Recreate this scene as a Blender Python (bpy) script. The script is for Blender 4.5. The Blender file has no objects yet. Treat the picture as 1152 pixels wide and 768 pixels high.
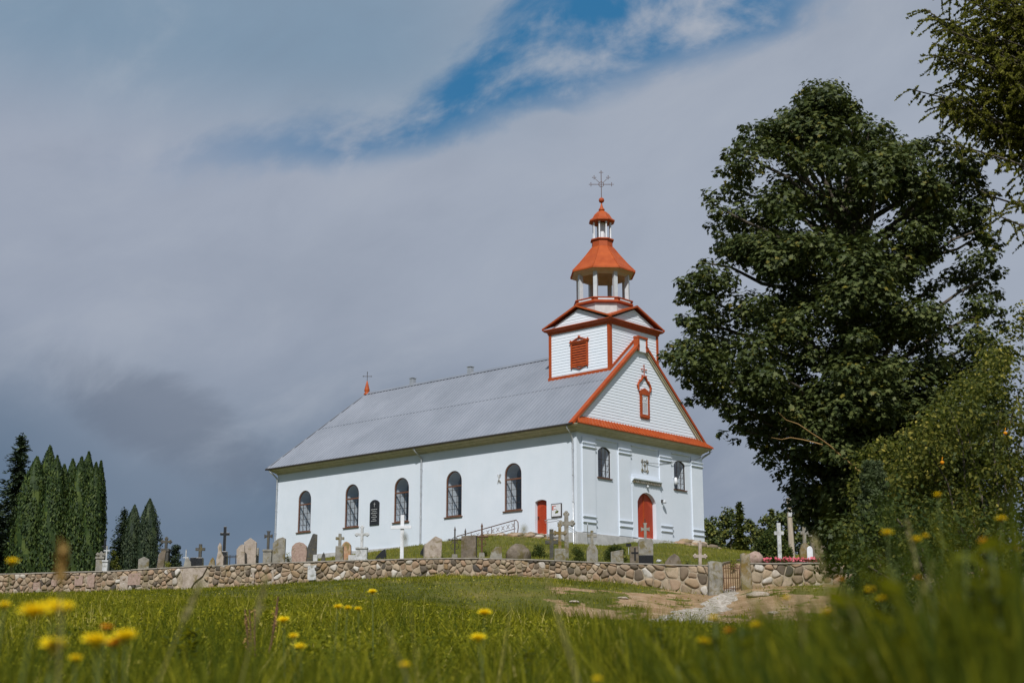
import bpy, bmesh, math, random
import numpy as np
from mathutils import Vector, Matrix, Euler, noise
random.seed(7); rng = np.random.default_rng(11)
S = bpy.context.scene
COL = S.collection
R = math.radians
PI = math.pi

# ------------------------------------------------------------------ camera
cam = bpy.data.cameras.new('camera')
cam.lens = 50; cam.sensor_width = 36; cam.clip_start = 0.05; cam.clip_end = 8000
co = bpy.data.objects.new('camera', cam); COL.objects.link(co)
co.location = (0, 0, 0); co.rotation_euler = (R(90 + 13.12), 0, 0)
cam.dof.use_dof = True; cam.dof.focus_distance = 78; cam.dof.aperture_fstop = 4.2
S.camera = co

# ------------------------------------------------------------------ world and sun
SUN_EL, SUN_AZ = 46.0, 187.0          # azimuth clockwise from +Y
w = bpy.data.worlds.new('World'); S.world = w; w.use_nodes = True
nt = w.node_tree; nt.nodes.clear()
def N(t, **k):
    n = nt.nodes.new(t)
    for a, b in k.items(): setattr(n, a, b)
    return n
def L(a, b): nt.links.new(a, b)
def M(op, a, b=None, c=None, clamp=False):
    n = N('ShaderNodeMath', operation=op, use_clamp=clamp)
    for i, v in enumerate((a, b, c)):
        if v is None: continue
        if isinstance(v, (int, float)): n.inputs[i].default_value = v
        else: L(v, n.inputs[i])
    return n.outputs[0]
def lin(r, g, b, k=1.0):
    f = lambda c: (c/255/12.92 if c/255 <= .04045 else ((c/255+.055)/1.055)**2.4)*k
    return (f(r), f(g), f(b), 1)
def mixc(fac, a, b):
    n = N('ShaderNodeMix', data_type='RGBA')
    if isinstance(fac, (int, float)): n.inputs[0].default_value = fac
    else: L(fac, n.inputs[0])
    for s, v in ((n.inputs[6], a), (n.inputs[7], b)):
        if isinstance(v, tuple): s.default_value = v
        else: L(v, s)
    return n.outputs[2]
def smooth(v, a, b):
    n = N('ShaderNodeMapRange', interpolation_type='SMOOTHSTEP')
    L(v, n.inputs[0]); n.inputs[1].default_value = a; n.inputs[2].default_value = b
    return n.outputs[0]
SKYK = 10.0
tc = N('ShaderNodeTexCoord'); sp = N('ShaderNodeSeparateXYZ'); L(tc.outputs['Generated'], sp.inputs[0])
az = M('ARCTAN2', sp.outputs[0], sp.outputs[1]); el = M('ARCSINE', sp.outputs[2])
def nz(sx, sy, ox, oy, scale, detail=6, rough=.55, dist=0.0, shear=0.0):
    cb = N('ShaderNodeCombineXYZ')
    L(M('ADD', M('MULTIPLY', az, sx), ox), cb.inputs[0])
    L(M('ADD', M('ADD', M('MULTIPLY', el, sy), oy), M('MULTIPLY', az, shear)), cb.inputs[1])
    n = N('ShaderNodeTexNoise'); L(cb.outputs[0], n.inputs['Vector'])
    n.inputs['Scale'].default_value = scale; n.inputs['Detail'].default_value = detail
    n.inputs['Roughness'].default_value = rough; n.inputs['Distortion'].default_value = dist
    return n.outputs[0]
nA = nz(1, 2.2, 3.1, 1.7, 3.2, 7, .5, .3, -.35)
nB = nz(1, 1.7, 9.3, 4.2, 7.5, 8, .58, .35, -.5)
nC = nz(1, 1.5, 1.3, 8.2, 2.2, 4, .5)
# base cloud: brightness by elevation and azimuth, lit clouds to the right
e1 = smooth(M('ADD', el, M('MULTIPLY', M('ADD', nC, -.5), .10)), .10, .25)
low = mixc(smooth(az, -.30, .22), lin(72, 100, 126, SKYK), lin(132, 143, 162, SKYK))
mid = mixc(smooth(az, -.40, .25), lin(155, 164, 181, SKYK), lin(160, 169, 184, SKYK))
base = mixc(e1, low, mid)
base = mixc(M('MULTIPLY', smooth(nC, .40, .72), .35), base, lin(166, 174, 189, SKYK))
base = mixc(M('MULTIPLY', smooth(nA, .48, .74), .16), base, lin(112, 124, 142, SKYK))
base = mixc(M('MULTIPLY', smooth(nB, .50, .78), .28), base, lin(168, 175, 187, SKYK))
# darker cloud rag low on the left
dx = M('DIVIDE', M('ADD', az, .245), .085); dy = M('DIVIDE', M('ADD', M('ADD', el, -.182), M('MULTIPLY', M('ADD', az, .27), .42)), .030)
rr = M('ADD', M('MULTIPLY', dx, dx), M('MULTIPLY', dy, dy))
rag = smooth(M('ADD', rr, M('MULTIPLY', M('ADD', nB, -.5), 5.0)), 1.7, .1)
base = mixc(M('MULTIPLY', rag, .42), base, lin(98, 107, 124, SKYK))
# high veil on the upper left
veil = M('MULTIPLY', smooth(el, .34, .43), smooth(az, .12, -.12))
base = mixc(M('MULTIPLY', veil, .70), base, lin(112, 143, 168, SKYK))
base = mixc(M('MULTIPLY', M('MULTIPLY', smooth(nB, .52, .70), smooth(el, .30, .40)), .16), base, lin(172, 180, 191, SKYK))
# clear sky seen through the gap
skyt = N('ShaderNodeTexSky', sky_type='NISHITA'); skyt.sun_disc = False
skyt.sun_elevation = R(SUN_EL); skyt.sun_rotation = R(SUN_AZ)
base = mixc(M('MULTIPLY', smooth(nB, .45, .72), .16), base, lin(176, 184, 196, SKYK))
base = mixc(M('MULTIPLY', smooth(nB, .52, .30), .14), base, lin(118, 130, 150, SKYK))
blue = mixc(.85, skyt.outputs[0], lin(38, 112, 160, SKYK))
cen = M('ADD', M('MULTIPLY', az, .26), .392)
t = M('SUBTRACT', el, cen)
t = M('ADD', t, M('MULTIPLY', M('ADD', nA, -.5), .09))
t = M('ADD', t, M('MULTIPLY', M('ADD', nB, -.5), .11))
below = smooth(t, -.018, .010); wd_ = M('MULTIPLY_ADD', smooth(az, -.10, .03), .050, .012)
above = smooth(M('SUBTRACT', t, wd_), .022, -.012)
gap = M('MULTIPLY', below, above)
gap = M('MULTIPLY', gap, M('MULTIPLY', smooth(az, -.36, -.02), smooth(az, .27, .18)))
gap = M('MULTIPLY', gap, smooth(el, .31, .36))
gap = M('MULTIPLY', gap, smooth(nB, .66, .46))
final = mixc(gap, base, blue)
bg = N('ShaderNodeBackground'); L(final, bg.inputs[0]); bg.inputs[1].default_value = .1
wo = N('ShaderNodeOutputWorld'); L(bg.outputs[0], wo.inputs[0])

sl = bpy.data.lights.new('sun', 'SUN'); sl.energy = 4.3; sl.angle = R(.55); sl.color = (1, .965, .915)
so = bpy.data.objects.new('sun', sl); COL.objects.link(so)
a_ = R(SUN_AZ); tosun = Vector((math.sin(a_)*math.cos(R(SUN_EL)), math.cos(a_)*math.cos(R(SUN_EL)), math.sin(R(SUN_EL))))
so.rotation_euler = tosun.to_track_quat('Z', 'Y').to_euler(); so.location = (0, 0, 60)
S.view_settings.view_transform = 'Standard'; S.view_settings.look = 'None'
S.view_settings.exposure = 0; S.view_settings.gamma = 1
S.render.engine = 'CYCLES'

# ------------------------------------------------------------------ pixel helpers (photo 1152x768) -> world points
F_ = 1600.; TH = R(13.12); CT, ST = math.cos(TH), math.sin(TH)
def ray(px, py):
    u = 384-py; return np.array([px-576, F_*CT-u*ST, F_*ST+u*CT])
def at(px, py, d):
    r = ray(px, py); return r*(d/r[1])
def slope(py): r = ray(576, py); return r[2]/r[1]
def xat(px, d, py=630): return at(px, py, d)[0]

# ------------------------------------------------------------------ object helpers
def link(o, parent=None):
    COL.objects.link(o)
    if parent is not None: o.parent = parent
    return o
def tag(o, label=None, cat=None, group=None, kind=None):
    if label: o['label'] = label
    if cat: o['category'] = cat
    if group: o['group'] = group
    if kind: o['kind'] = kind
    return o
def empty(name, loc, rz=0):
    o = bpy.data.objects.new(name, None); o.location = loc; o.rotation_euler = (0, 0, rz)
    o.empty_display_size = .3
    return link(o)
class MB:
    def __init__(s): s.v = []; s.f = []; s.sm = []
    def add(s, vs, fs, smooth=False):
        b = len(s.v); s.v += [tuple(p) for p in vs]
        s.f += [tuple(i+b for i in f) for f in fs]; s.sm += [smooth]*len(fs)
    def box(s, x0, x1, y0, y1, z0, z1):
        s.add([(x0,y0,z0),(x1,y0,z0),(x1,y1,z0),(x0,y1,z0),(x0,y0,z1),(x1,y0,z1),(x1,y1,z1),(x0,y1,z1)],
              [(0,3,2,1),(4,5,6,7),(0,1,5,4),(1,2,6,5),(2,3,7,6),(3,0,4,7)])
    def hexa(s, p):   # 8 points, bottom 4 then top 4
        s.add(p, [(0,3,2,1),(4,5,6,7),(0,1,5,4),(1,2,6,5),(2,3,7,6),(3,0,4,7)])
    def bar(s, a, b, w, h, up=(0,0,1)):
        a = Vector(a); b = Vector(b); d = (b-a).normalized(); u = Vector(up)
        if abs(d.dot(u)) > .99: u = Vector((1,0,0))
        r = d.cross(u).normalized()*w/2; t = r.normalized().cross(d).normalized()*h/2
        s.hexa([a-r-t, b-r-t, b+r-t, a+r-t, a-r+t, b-r+t, b+r+t, a+r+t])
    def tube(s, pts, r, n=8, cap=True, smooth=True):
        pts = [Vector(p) for p in pts]; rs = r if isinstance(r, (list, tuple)) else [r]*len(pts)
        vs = []; prev = None
        for i, p in enumerate(pts):
            d = (pts[min(i+1, len(pts)-1)]-pts[max(i-1, 0)]).normalized()
            u = Vector((0,0,1)) if abs(d.z) < .95 else Vector((1,0,0))
            if prev is not None: u = prev
            x = d.cross(u)
            if x.length < 1e-4: x = d.orthogonal()
            x.normalize(); y = x.cross(d).normalized(); prev = y
            for k in range(n):
                a = 2*PI*k/n; vs.append(p+(x*math.cos(a)+y*math.sin(a))*rs[i])
        fs = [(i*n+k, i*n+(k+1)%n, (i+1)*n+(k+1)%n, (i+1)*n+k) for i in range(len(pts)-1) for k in range(n)]
        s.add(vs, fs, smooth)
        if cap:
            s.add([vs[k] for k in range(n)], [tuple(range(n))[::-1]]); s.add([vs[-n+k] for k in range(n)], [tuple(range(n))])
    def lathe(s, prof, n=16, c=(0,0), rot=0., smooth=True):
        vs = []; 
        for r, z in prof:
            for k in range(n):
                a = 2*PI*k/n+rot; vs.append((c[0]+r*math.cos(a), c[1]+r*math.sin(a), z))
        fs = [(i*n+k, i*n+(k+1)%n, (i+1)*n+(k+1)%n, (i+1)*n+k) for i in range(len(prof)-1) for k in range(n)]
        s.add(vs, fs, smooth)
    def prism(s, poly, y0, y1, axis='y'):     # poly in (x,z) extruded along y
        n = len(poly)
        if axis == 'y': a = [(x, y0, z) for x, z in poly]; b = [(x, y1, z) for x, z in poly]
        elif axis == 'x': a = [(y0, x, z) for x, z in poly]; b = [(y1, x, z) for x, z in poly]
        else: a = [(x, z, y0) for x, z in poly]; b = [(x, z, y1) for x, z in poly]
        s.add(a+b, [tuple(range(n)), tuple(range(2*n-1, n-1, -1))]+[(i, i+n, (i+1)%n+n, (i+1)%n) for i in range(n)])
    def ball(s, c, r, sub=2, sc=(1,1,1)):
        bm = bmesh.new(); bmesh.ops.create_icosphere(bm, subdivisions=sub, radius=r)
        s.add([(v.co.x*sc[0]+c[0], v.co.y*sc[1]+c[1], v.co.z*sc[2]+c[2]) for v in bm.verts],
              [tuple(v.index for v in f.verts) for f in bm.faces], True); bm.free()
    def build(s, name, mat, parent=None, bevel=0, fix=True, loc=None):
        me = bpy.data.meshes.new(name); me.from_pydata(s.v, [], s.f)
        me.polygons.foreach_set('use_smooth', s.sm)
        if fix:
            bm = bmesh.new(); bm.from_mesh(me); bmesh.ops.recalc_face_normals(bm, faces=bm.faces); bm.to_mesh(me); bm.free()
        me.materials.append(mat); me.update()
        o = bpy.data.objects.new(name, me)
        if loc is not None: o.location = loc
        if bevel:
            m = o.modifiers.new('bevel', 'BEVEL'); m.width = bevel; m.segments = 2; m.limit_method = 'ANGLE'
        return link(o, parent)
def polymesh(name, V, mat, parent=None, rnd=None, loc=(0,0,0)):
    """V: array (faces, n, 3) of separate n-gons; rnd one value per face"""
    if not isinstance(V, list): V = [V]
    tot = sum(v.shape[0]*v.shape[1] for v in V); nf = sum(v.shape[0] for v in V)
    me = bpy.data.meshes.new(name)
    me.vertices.add(tot); me.vertices.foreach_set('co', np.concatenate([v.reshape(-1) for v in V]).astype(np.float32))
    me.loops.add(tot); me.loops.foreach_set('vertex_index', np.arange(tot, dtype=np.int32))
    st = np.concatenate([np.full(v.shape[0], v.shape[1]) for v in V]).astype(np.int32)
    me.polygons.add(nf); me.polygons.foreach_set('loop_start', np.concatenate([[0], np.cumsum(st)[:-1]]).astype(np.int32))
    try: me.polygons.foreach_set('loop_total', st)
    except Exception: pass
    me.update(calc_edges=True)
    if rnd is None: rnd = rng.random(nf)
    at_ = me.attributes.new('rnd', 'FLOAT', 'FACE'); at_.data.foreach_set('value', np.asarray(rnd, dtype=np.float32))
    me.materials.append(mat)
    o = bpy.data.objects.new(name, me); o.location = loc
    return link(o, parent)

# ------------------------------------------------------------------ materials
def newmat(name):
    m = bpy.data.materials.new(name); m.use_nodes = True
    t = m.node_tree; t.nodes.clear(); return m, t
def ramp(t, fac, stops):
    r = t.nodes.new('ShaderNodeValToRGB'); t.links.new(fac, r.inputs[0])
    while len(r.color_ramp.elements) < len(stops): r.color_ramp.elements.new(.5)
    for e, (p, c) in zip(r.color_ramp.elements, stops): e.position = p; e.color = (*c, 1)
    return r.outputs[0]
def tnoise(t, scale, detail=5, rough=.6, coord=None, dist=0.0, out=0):
    n = t.nodes.new('ShaderNodeTexNoise'); n.inputs['Scale'].default_value = scale
    n.inputs['Detail'].default_value = detail; n.inputs['Roughness'].default_value = rough; n.inputs['Distortion'].default_value = dist
    if coord is not None: t.links.new(coord, n.inputs['Vector'])
    return n.outputs[out]
def coord(t, stretch=None):
    c = t.nodes.new('ShaderNodeTexCoord').outputs['Object']
    if stretch:
        m = t.nodes.new('ShaderNodeMapping'); m.inputs['Scale'].default_value = stretch; t.links.new(c, m.inputs['Vector']); c = m.outputs[0]
    return c
def tmix(t, fac, a, b, blend='MIX'):
    n = t.nodes.new('ShaderNodeMix'); n.data_type = 'RGBA'; n.blend_type = blend
    if isinstance(fac, (int, float)): n.inputs[0].default_value = fac
    else: t.links.new(fac, n.inputs[0])
    for s, v in ((n.inputs[6], a), (n.inputs[7], b)):
        if isinstance(v, tuple): s.default_value = (*v[:3], 1)
        else: t.links.new(v, s)
    return n.outputs[2]
def finish(m, t, colr, rough=.7, metal=0., bump=None, bstr=.3, bdist=.02, spec=.5):
    p = t.nodes.new('ShaderNodeBsdfPrincipled')
    if isinstance(colr, tuple): p.inputs['Base Color'].default_value = (*colr[:3], 1)
    else: t.links.new(colr, p.inputs['Base Color'])
    if isinstance(rough, (int, float)): p.inputs['Roughness'].default_value = rough
    else: t.links.new(rough, p.inputs['Roughness'])
    p.inputs['Metallic'].default_value = metal; p.inputs['Specular IOR Level'].default_value = spec
    if bump is not None:
        b = t.nodes.new('ShaderNodeBump'); b.inputs['Strength'].default_value = bstr; b.inputs['Distance'].default_value = bdist
        t.links.new(bump, b.inputs['Height']); t.links.new(b.outputs[0], p.inputs['Normal'])
    o = t.nodes.new('ShaderNodeOutputMaterial'); t.links.new(p.outputs[0], o.inputs[0])
    return m
def simple(name, c1, c2=None, scale=3, rough=.7, metal=0., bscale=None, bstr=.3, bdist=.01, stretch=None, spec=.5, lo=.35, hi=.65, detail=6):
    m, t = newmat(name); c = coord(t, stretch)
    colr = c1 if c2 is None else ramp(t, tnoise(t, scale, detail, .65, c), [(lo, c1), (hi, c2)])
    b = tnoise(t, bscale or scale*3, 6, .6, c)
    return finish(m, t, colr, rough, metal, b, bstr, bdist, spec)
def plaster():
    m, t = newmat('white_plaster'); c = coord(t)
    a = ramp(t, tnoise(t, .5, 5, .6, c), [(.3, (.60,.665,.745)), (.7, (.66,.715,.795))])
    cs = coord(t, (2.5, 2.5, .25))
    a = tmix(t, ramp(t, tnoise(t, 1.2, 6, .7, cs), [(.52, (0,0,0)), (.8, (.22,.22,.22))]), a, (.57,.59,.61))
    return finish(m, t, a, .85, 0, tnoise(t, 9, 8, .7, c), .35, .02, .3)
def lichen(name, base, base2, moss=(.16,.13,.04), amt=.5, scale=4, rough=.85):
    m, t = newmat(name); c = coord(t)
    oi = t.nodes.new('ShaderNodeObjectInfo')
    v = t.nodes.new('ShaderNodeVectorMath'); v.operation = 'ADD'; t.links.new(c, v.inputs[0])
    cb = t.nodes.new('ShaderNodeCombineXYZ'); mm = t.nodes.new('ShaderNodeMath'); mm.operation = 'MULTIPLY'; mm.inputs[1].default_value = 37
    t.links.new(oi.outputs['Random'], mm.inputs[0]); t.links.new(mm.outputs[0], cb.inputs[0]); t.links.new(cb.outputs[0], v.inputs[1]); c = v.outputs[0]
    a = ramp(t, tnoise(t, scale, 7, .7, c), [(.35, base), (.65, base2)])
    f = ramp(t, tnoise(t, scale*.7, 5, .65, c, .5), [(.62-amt*.25, (0,0,0)), (.70-amt*.15, (1,1,1))])
    a = tmix(t, f, a, moss)
    sp_ = ramp(t, tnoise(t, scale*9, 3, .5, c), [(.62, (0,0,0)), (.72, (.5,.5,.5))])
    a = tmix(t, sp_, a, tuple(min(1, x*1.6) for x in base2))
    return finish(m, t, a, rough, 0, tnoise(t, scale*5, 8, .7, c), .5, .02, .25)
def rndmat(name, stops, rough=.55, trans=.35, tint=None, spec=.3, scale=1.1, amt=.35):
    """foliage: colour by per-face random value and slow noise, diffuse + translucent + gloss"""
    m, t = newmat(name)
    a = t.nodes.new('ShaderNodeAttribute'); a.attribute_name = 'rnd'
    n = tnoise(t, scale, 3, .6, coord(t))
    s1 = t.nodes.new('ShaderNodeMath'); s1.operation = 'MULTIPLY_ADD'; t.links.new(n, s1.inputs[0]); s1.inputs[1].default_value = amt*2; s1.inputs[2].default_value = -amt
    s2 = t.nodes.new('ShaderNodeMath'); s2.operation = 'ADD'; s2.use_clamp = True; t.links.new(a.outputs['Fac'], s2.inputs[0]); t.links.new(s1.outputs[0], s2.inputs[1])
    c = ramp(t, s2.outputs[0], stops)
    p = t.nodes.new('ShaderNodeBsdfPrincipled'); t.links.new(c, p.inputs['Base Color']); p.inputs['Roughness'].default_value = rough
    p.inputs['Specular IOR Level'].default_value = spec
    tr = t.nodes.new('ShaderNodeBsdfTranslucent')
    t.links.new(tmix(t, .6, c, tint or (.22,.26,.03), 'MIX') if trans else c, tr.inputs[0])
    mx = t.nodes.new('ShaderNodeMixShader'); mx.inputs[0].default_value = trans
    t.links.new(p.outputs[0], mx.inputs[1]); t.links.new(tr.outputs[0], mx.inputs[2])
    o = t.nodes.new('ShaderNodeOutputMaterial'); t.links.new(mx.outputs[0], o.inputs[0])
    return m
def glassmat():
    m, t = newmat('window_glass')
    tr = t.nodes.new('ShaderNodeBsdfTransparent'); tr.inputs[0].default_value = (.97,.98,.975,1)
    g = t.nodes.new('ShaderNodeBsdfGlossy'); g.inputs['Roughness'].default_value = .03; g.inputs[0].default_value = (.9,.9,.9,1)
    lw = t.nodes.new('ShaderNodeLayerWeight'); lw.inputs[0].default_value = .12
    fr = t.nodes.new('ShaderNodeMath'); fr.operation = 'MULTIPLY_ADD'; fr.inputs[1].default_value = .8; fr.inputs[2].default_value = .05; t.links.new(lw.outputs['Facing'], fr.inputs[0])
    mx = t.nodes.new('ShaderNodeMixShader'); t.links.new(fr.outputs[0], mx.inputs[0]); t.links.new(tr.outputs[0], mx.inputs[1]); t.links.new(g.outputs[0], mx.inputs[2])
    o = t.nodes.new('ShaderNodeOutputMaterial'); t.links.new(mx.outputs[0], o.inputs[0]); return m

MT = {}
MT['plaster'] = plaster()
MT['siding'] = simple('white_painted_boards', (.67,.73,.81), (.74,.79,.86), 2.2, .6, bscale=14, bstr=.15, stretch=(.6,.6,4))
MT['orange'] = simple('orange_red_paint', (.30,.052,.013), (.38,.075,.018), 3, .6, bscale=20, bstr=.15, spec=.25)
MT['orangeroof'] = simple('orange_sheet_roof', (.31,.055,.011), (.40,.082,.018), 1.6, .55, bscale=9, bstr=.2, spec=.25)
MT['door'] = simple('red_orange_door', (.34,.036,.009), (.42,.052,.012), 4, .5, bscale=25, bstr=.2, stretch=(1,1,.3))
MT['metal'] = simple('grey_zinc_roof', (.215,.235,.275), (.27,.29,.335), .4, .55, .3, bscale=4, bstr=.1, stretch=(1,1,.6), detail=9)
MT['leaddrum'] = simple('pale_grey_sheet', (.42,.43,.43), (.52,.53,.53), 3, .5, .2)
MT['greypaint'] = simple('blue_grey_paint', (.42,.45,.48), (.52,.55,.58), 4, .6)
MT['beige'] = simple('beige_painted_cornice', (.40,.37,.25), (.50,.46,.33), 3, .7, stretch=(1,1,.3))
MT['brown'] = simple('brown_window_paint', (.10,.045,.025), (.16,.07,.04), 6, .5)
MT['darkmetal'] = simple('dark_painted_metal', (.05,.045,.04), (.09,.07,.06), 10, .5, .5)
MT['rust'] = simple('rusty_iron', (.09,.045,.025), (.16,.08,.05), 12, .8, .3)
MT['pipe'] = simple('galvanised_pipe', (.42,.44,.46), (.55,.57,.60), 5, .4, .6)
MT['plinth'] = simple('rough_grey_render', (.36,.36,.36), (.50,.50,.50), 2.5, .9, bscale=10, bstr=.6, bdist=.03)
MT['glass'] = glassmat()
MT['white'] = simple('white_paint', (.58,.60,.64), (.68,.70,.74), 8, .55)
MT['dark'] = simple('black_granite', (.012,.013,.014), (.03,.03,.032), 20, .25, bstr=.05)
MT['darkstone'] = lichen('dark_mossy_stone', (.045,.045,.042), (.10,.095,.085), (.12,.10,.04), .25, 6)
MT['grey'] = lichen('grey_lichen_stone', (.17,.16,.14), (.29,.275,.24), (.14,.115,.05), .5)
MT['pale'] = lichen('pale_pinkish_stone', (.28,.23,.19), (.42,.36,.31), (.20,.16,.09), .3)
MT['mossy'] = lichen('mossy_ochre_stone', (.18,.155,.11), (.28,.24,.18), (.16,.11,.03), .8)
MT['brownstone'] = lichen('brown_weathered_stone', (.11,.09,.07), (.20,.165,.13), (.10,.08,.035), .5)
MT['pink'] = lichen('pink_granite', (.25,.17,.14), (.38,.28,.235), (.17,.14,.08), .3, 9)
MT['whitestone'] = lichen('white_weathered_stone', (.36,.37,.38), (.54,.55,.56), (.22,.22,.19), .35)
MT['redstone'] = lichen('rust_stained_stone', (.34,.17,.09), (.42,.30,.20), (.20,.15,.06), .45)
MT['wood'] = simple('weathered_wood', (.30,.25,.19), (.44,.38,.30), 3, .85, stretch=(6,6,.5), bstr=.5)
MT['bark'] = simple('tree_bark', (.05,.04,.03), (.12,.10,.075), 5, .95, stretch=(2,2,.5), bstr=.9, bdist=.05)
MT['deadwood'] = simple('orange_lit_dead_branch', (.30,.17,.06), (.42,.27,.11), 6, .85)  # orange light falling on the dead branch is put into its colour
MT['mortar'] = simple('old_mortar', (.22,.18,.13), (.40,.34,.255), 5, .95, bscale=14, bstr=.8, bdist=.04)
MT['coping'] = simple('thin_concrete_coping', (.20,.18,.15), (.32,.29,.25), 4, .9, bscale=15, bstr=.6)
MT['gravel'] = simple('pale_gravel', (.22,.185,.14), (.56,.51,.45), 6, .95, bscale=22, bstr=.9, bdist=.05)
MT['maple'] = rndmat('maple_leaves', [(0,(.028,.042,.012)),(.5,(.062,.082,.024)),(.97,(.115,.132,.040)),(1,(.15,.13,.02))], .55, .20, (.10,.13,.02), .22)
MT['larch'] = rndmat('larch_needles', [(0,(.07,.075,.012)),(.5,(.14,.145,.02)),(1,(.26,.24,.035))], .6, .4, None, .2)
MT['apple'] = rndmat('fruit_tree_leaves', [(0,(.030,.042,.010)),(.55,(.080,.090,.016)),(.93,(.17,.16,.03)),(1,(.34,.29,.06))], .65, .3, None, .12)
MT['shrub'] = rndmat('dark_shrub_leaves', [(0,(.018,.032,.008)),(.6,(.040,.058,.012)),(1,(.095,.105,.02))], .65, .2, (.08,.12,.02), .12)
MT['yellowshrub'] = rndmat('yellow_green_leaves', [(0,(.11,.13,.015)),(1,(.26,.25,.03))], .5, .3)
MT['thuja'] = rndmat('thuja_sprays', [(0,(.012,.028,.006)),(.6,(.030,.056,.010)),(1,(.075,.105,.018))], .65, .12, (.08,.13,.02))
MT['conifer'] = rndmat('dark_conifer_needles', [(0,(.012,.024,.012)),(.6,(.025,.042,.018)),(1,(.05,.07,.025))], .65, .1, (.05,.08,.02))
MT['pine'] = rndmat('pine_needles', [(0,(.035,.055,.022)),(1,(.09,.115,.045))], .6, .15, (.08,.12,.05))
MT['forest'] = rndmat('far_wood_leaves', [(0,(.028,.045,.012)),(.6,(.068,.088,.018)),(1,(.16,.155,.025))], .6, .15, (.08,.10,.02), .3, .4)
MT['grass'] = rndmat('meadow_blades', [(0,(.028,.048,.006)),(.45,(.145,.155,.010)),(.8,(.34,.31,.022)),(1,(.55,.47,.15))], .75, .38, (.34,.33,.01), .08, .35, .40)
MT['lawn'] = rndmat('churchyard_blades', [(0,(.09,.11,.012)),(.6,(.20,.20,.02)),(1,(.34,.29,.08))], .8, .3, (.28,.29,.04), .2, .6, .4)
MT['straw'] = rndmat('straw_stalks', [(0,(.24,.22,.08)),(1,(.38,.34,.15))], .7, .3, (.5,.45,.2))
MT['petal'] = rndmat('yellow_petals', [(0,(.92,.70,.008)),(1,(.98,.82,.015))], .6, .3, (.9,.7,.02), .2, 1, .1)
MT['opetal'] = rndmat('orange_petals', [(0,(.75,.32,.012)),(1,(.85,.45,.02))], .6, .3, (.9,.45,.02), .2, 1, .1)
MT['spike'] = rndmat('golden_brown_seeds', [(0,(.28,.17,.05)),(1,(.42,.28,.09))], .7, .2, (.4,.25,.08), .2, 1, .1)
MT['pinkpetal'] = rndmat('pink_petals', [(0,(.55,.06,.10)),(1,(.78,.20,.26))], .6, .2, (.8,.2,.2), .2, 1, .1)
MT['stem'] = simple('green_stem', (.07,.10,.02), (.12,.15,.04), 10, .6)
def stonewallmat():
    m, t = newmat('field_stones')
    a = t.nodes.new('ShaderNodeAttribute'); a.attribute_name = 'rnd'; c = coord(t)
    col = ramp(t, a.outputs['Fac'], [(0,(.06,.055,.05)),(.12,(.16,.125,.09)),(.28,(.29,.21,.14)),(.44,(.37,.25,.165)),(.58,(.29,.24,.175)),(.72,(.45,.35,.25)),(.86,(.25,.165,.085)),(.94,(.46,.41,.35)),(1,(.58,.55,.51))])
    col = tmix(t, ramp(t, tnoise(t, 14, 6, .7, c), [(.35,(.25,.25,.25)),(.7,(0,0,0))]), col, (.09,.075,.06))
    col = tmix(t, ramp(t, tnoise(t, 1.3, 5, .7, c), [(.56,(0,0,0)),(.70,(.6,.6,.6))]), col, (.13,.12,.04))
    return finish(m, t, col, .85, 0, tnoise(t, 25, 8, .7, c), .6, .02, .25)
MT['stones'] = stonewallmat()

# ------------------------------------------------------------------ terrain
CH_ANG = R(47.5)
lx = np.array([math.cos(CH_ANG), math.sin(CH_ANG)]); ly = np.array([-math.sin(CH_ANG), math.cos(CH_ANG)])
CO = np.array([73/1594*85, 85.0]); CZ = 8.2
def cw(X, Y): return CO+lx*X+ly*Y
class TPS:
    def __init__(s, pts, reg=.02):
        P = np.array(pts, float); s.xy = P[:, :2]/50; n = len(P)
        K = s.k(s.xy, s.xy)+np.eye(n)*reg*.01; Q = np.hstack([np.ones((n,1)), s.xy])
        A = np.block([[K, Q], [Q.T, np.zeros((3,3))]]); s.w = np.linalg.solve(A, np.concatenate([P[:, 2], np.zeros(3)]))
    def k(s, a, b):
        r2 = ((a[:, None]-b[None])**2).sum(-1); return .5*r2*np.log(r2+1e-9)
    def __call__(s, x, y):
        q = np.stack([np.ravel(x), np.ravel(y)], 1)/50
        return (s.k(q, s.xy)@s.w[:-3]+s.w[-3]+q@s.w[-2:]).reshape(np.shape(x))
# wall line: px, distance, y of top, y of foot
WL = [(-420,75,650,667),(-200,73,649,667),(0,70,644.8,667),(115,69,642,665),(210,68,637,662),(300,67,632.5,658),(440,66,628.3,649),(534,65,627,647),(600,64.2,628.6,648),(670,63.2,631.9,652),(723,62.5,633.2,657),(797,61.5,635,669)]
WR = [(843,60.3,632.8,661),(932,60.6,632.8,657),(1010,61,633,657),(1250,62.5,633,657)]
def wlpts(W):
    return [(at(px, yt, d)[0], d, at(px, yt, d)[2], at(px, yb, d)[2]) for px, d, yt, yb in W]
WLp, WRp = wlpts(WL), wlpts(WR)
ALLW = WLp+WRp
wx = np.array([p[0] for p in ALLW]); wy = np.array([p[1] for p in ALLW]); wt = np.array([p[2] for p in ALLW]); wb = np.array([p[3] for p in ALLW])
def wally(x): return np.interp(x, wx, wy)
outs = [(p[0], p[1], p[3]-.02) for p in ALLW]
for px in (-400, -100, 120, 300, 450):
    for d, z in ((0,-.45),(4,-.30),(12,.12),(25,.92),(40,1.85),(52,2.62)):
        outs.append(((px-576)/1590*max(d, 8), d, z))
for px in (650, 760, 860, 950, 1100, 1300):
    for d, z in ((0,-.45),(4,-.32),(12,.02),(28,.62),(42,1.22),(49,1.58),(53,1.95)):
        outs.append(((px-576)/1590*max(d, 8), d, z))
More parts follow.
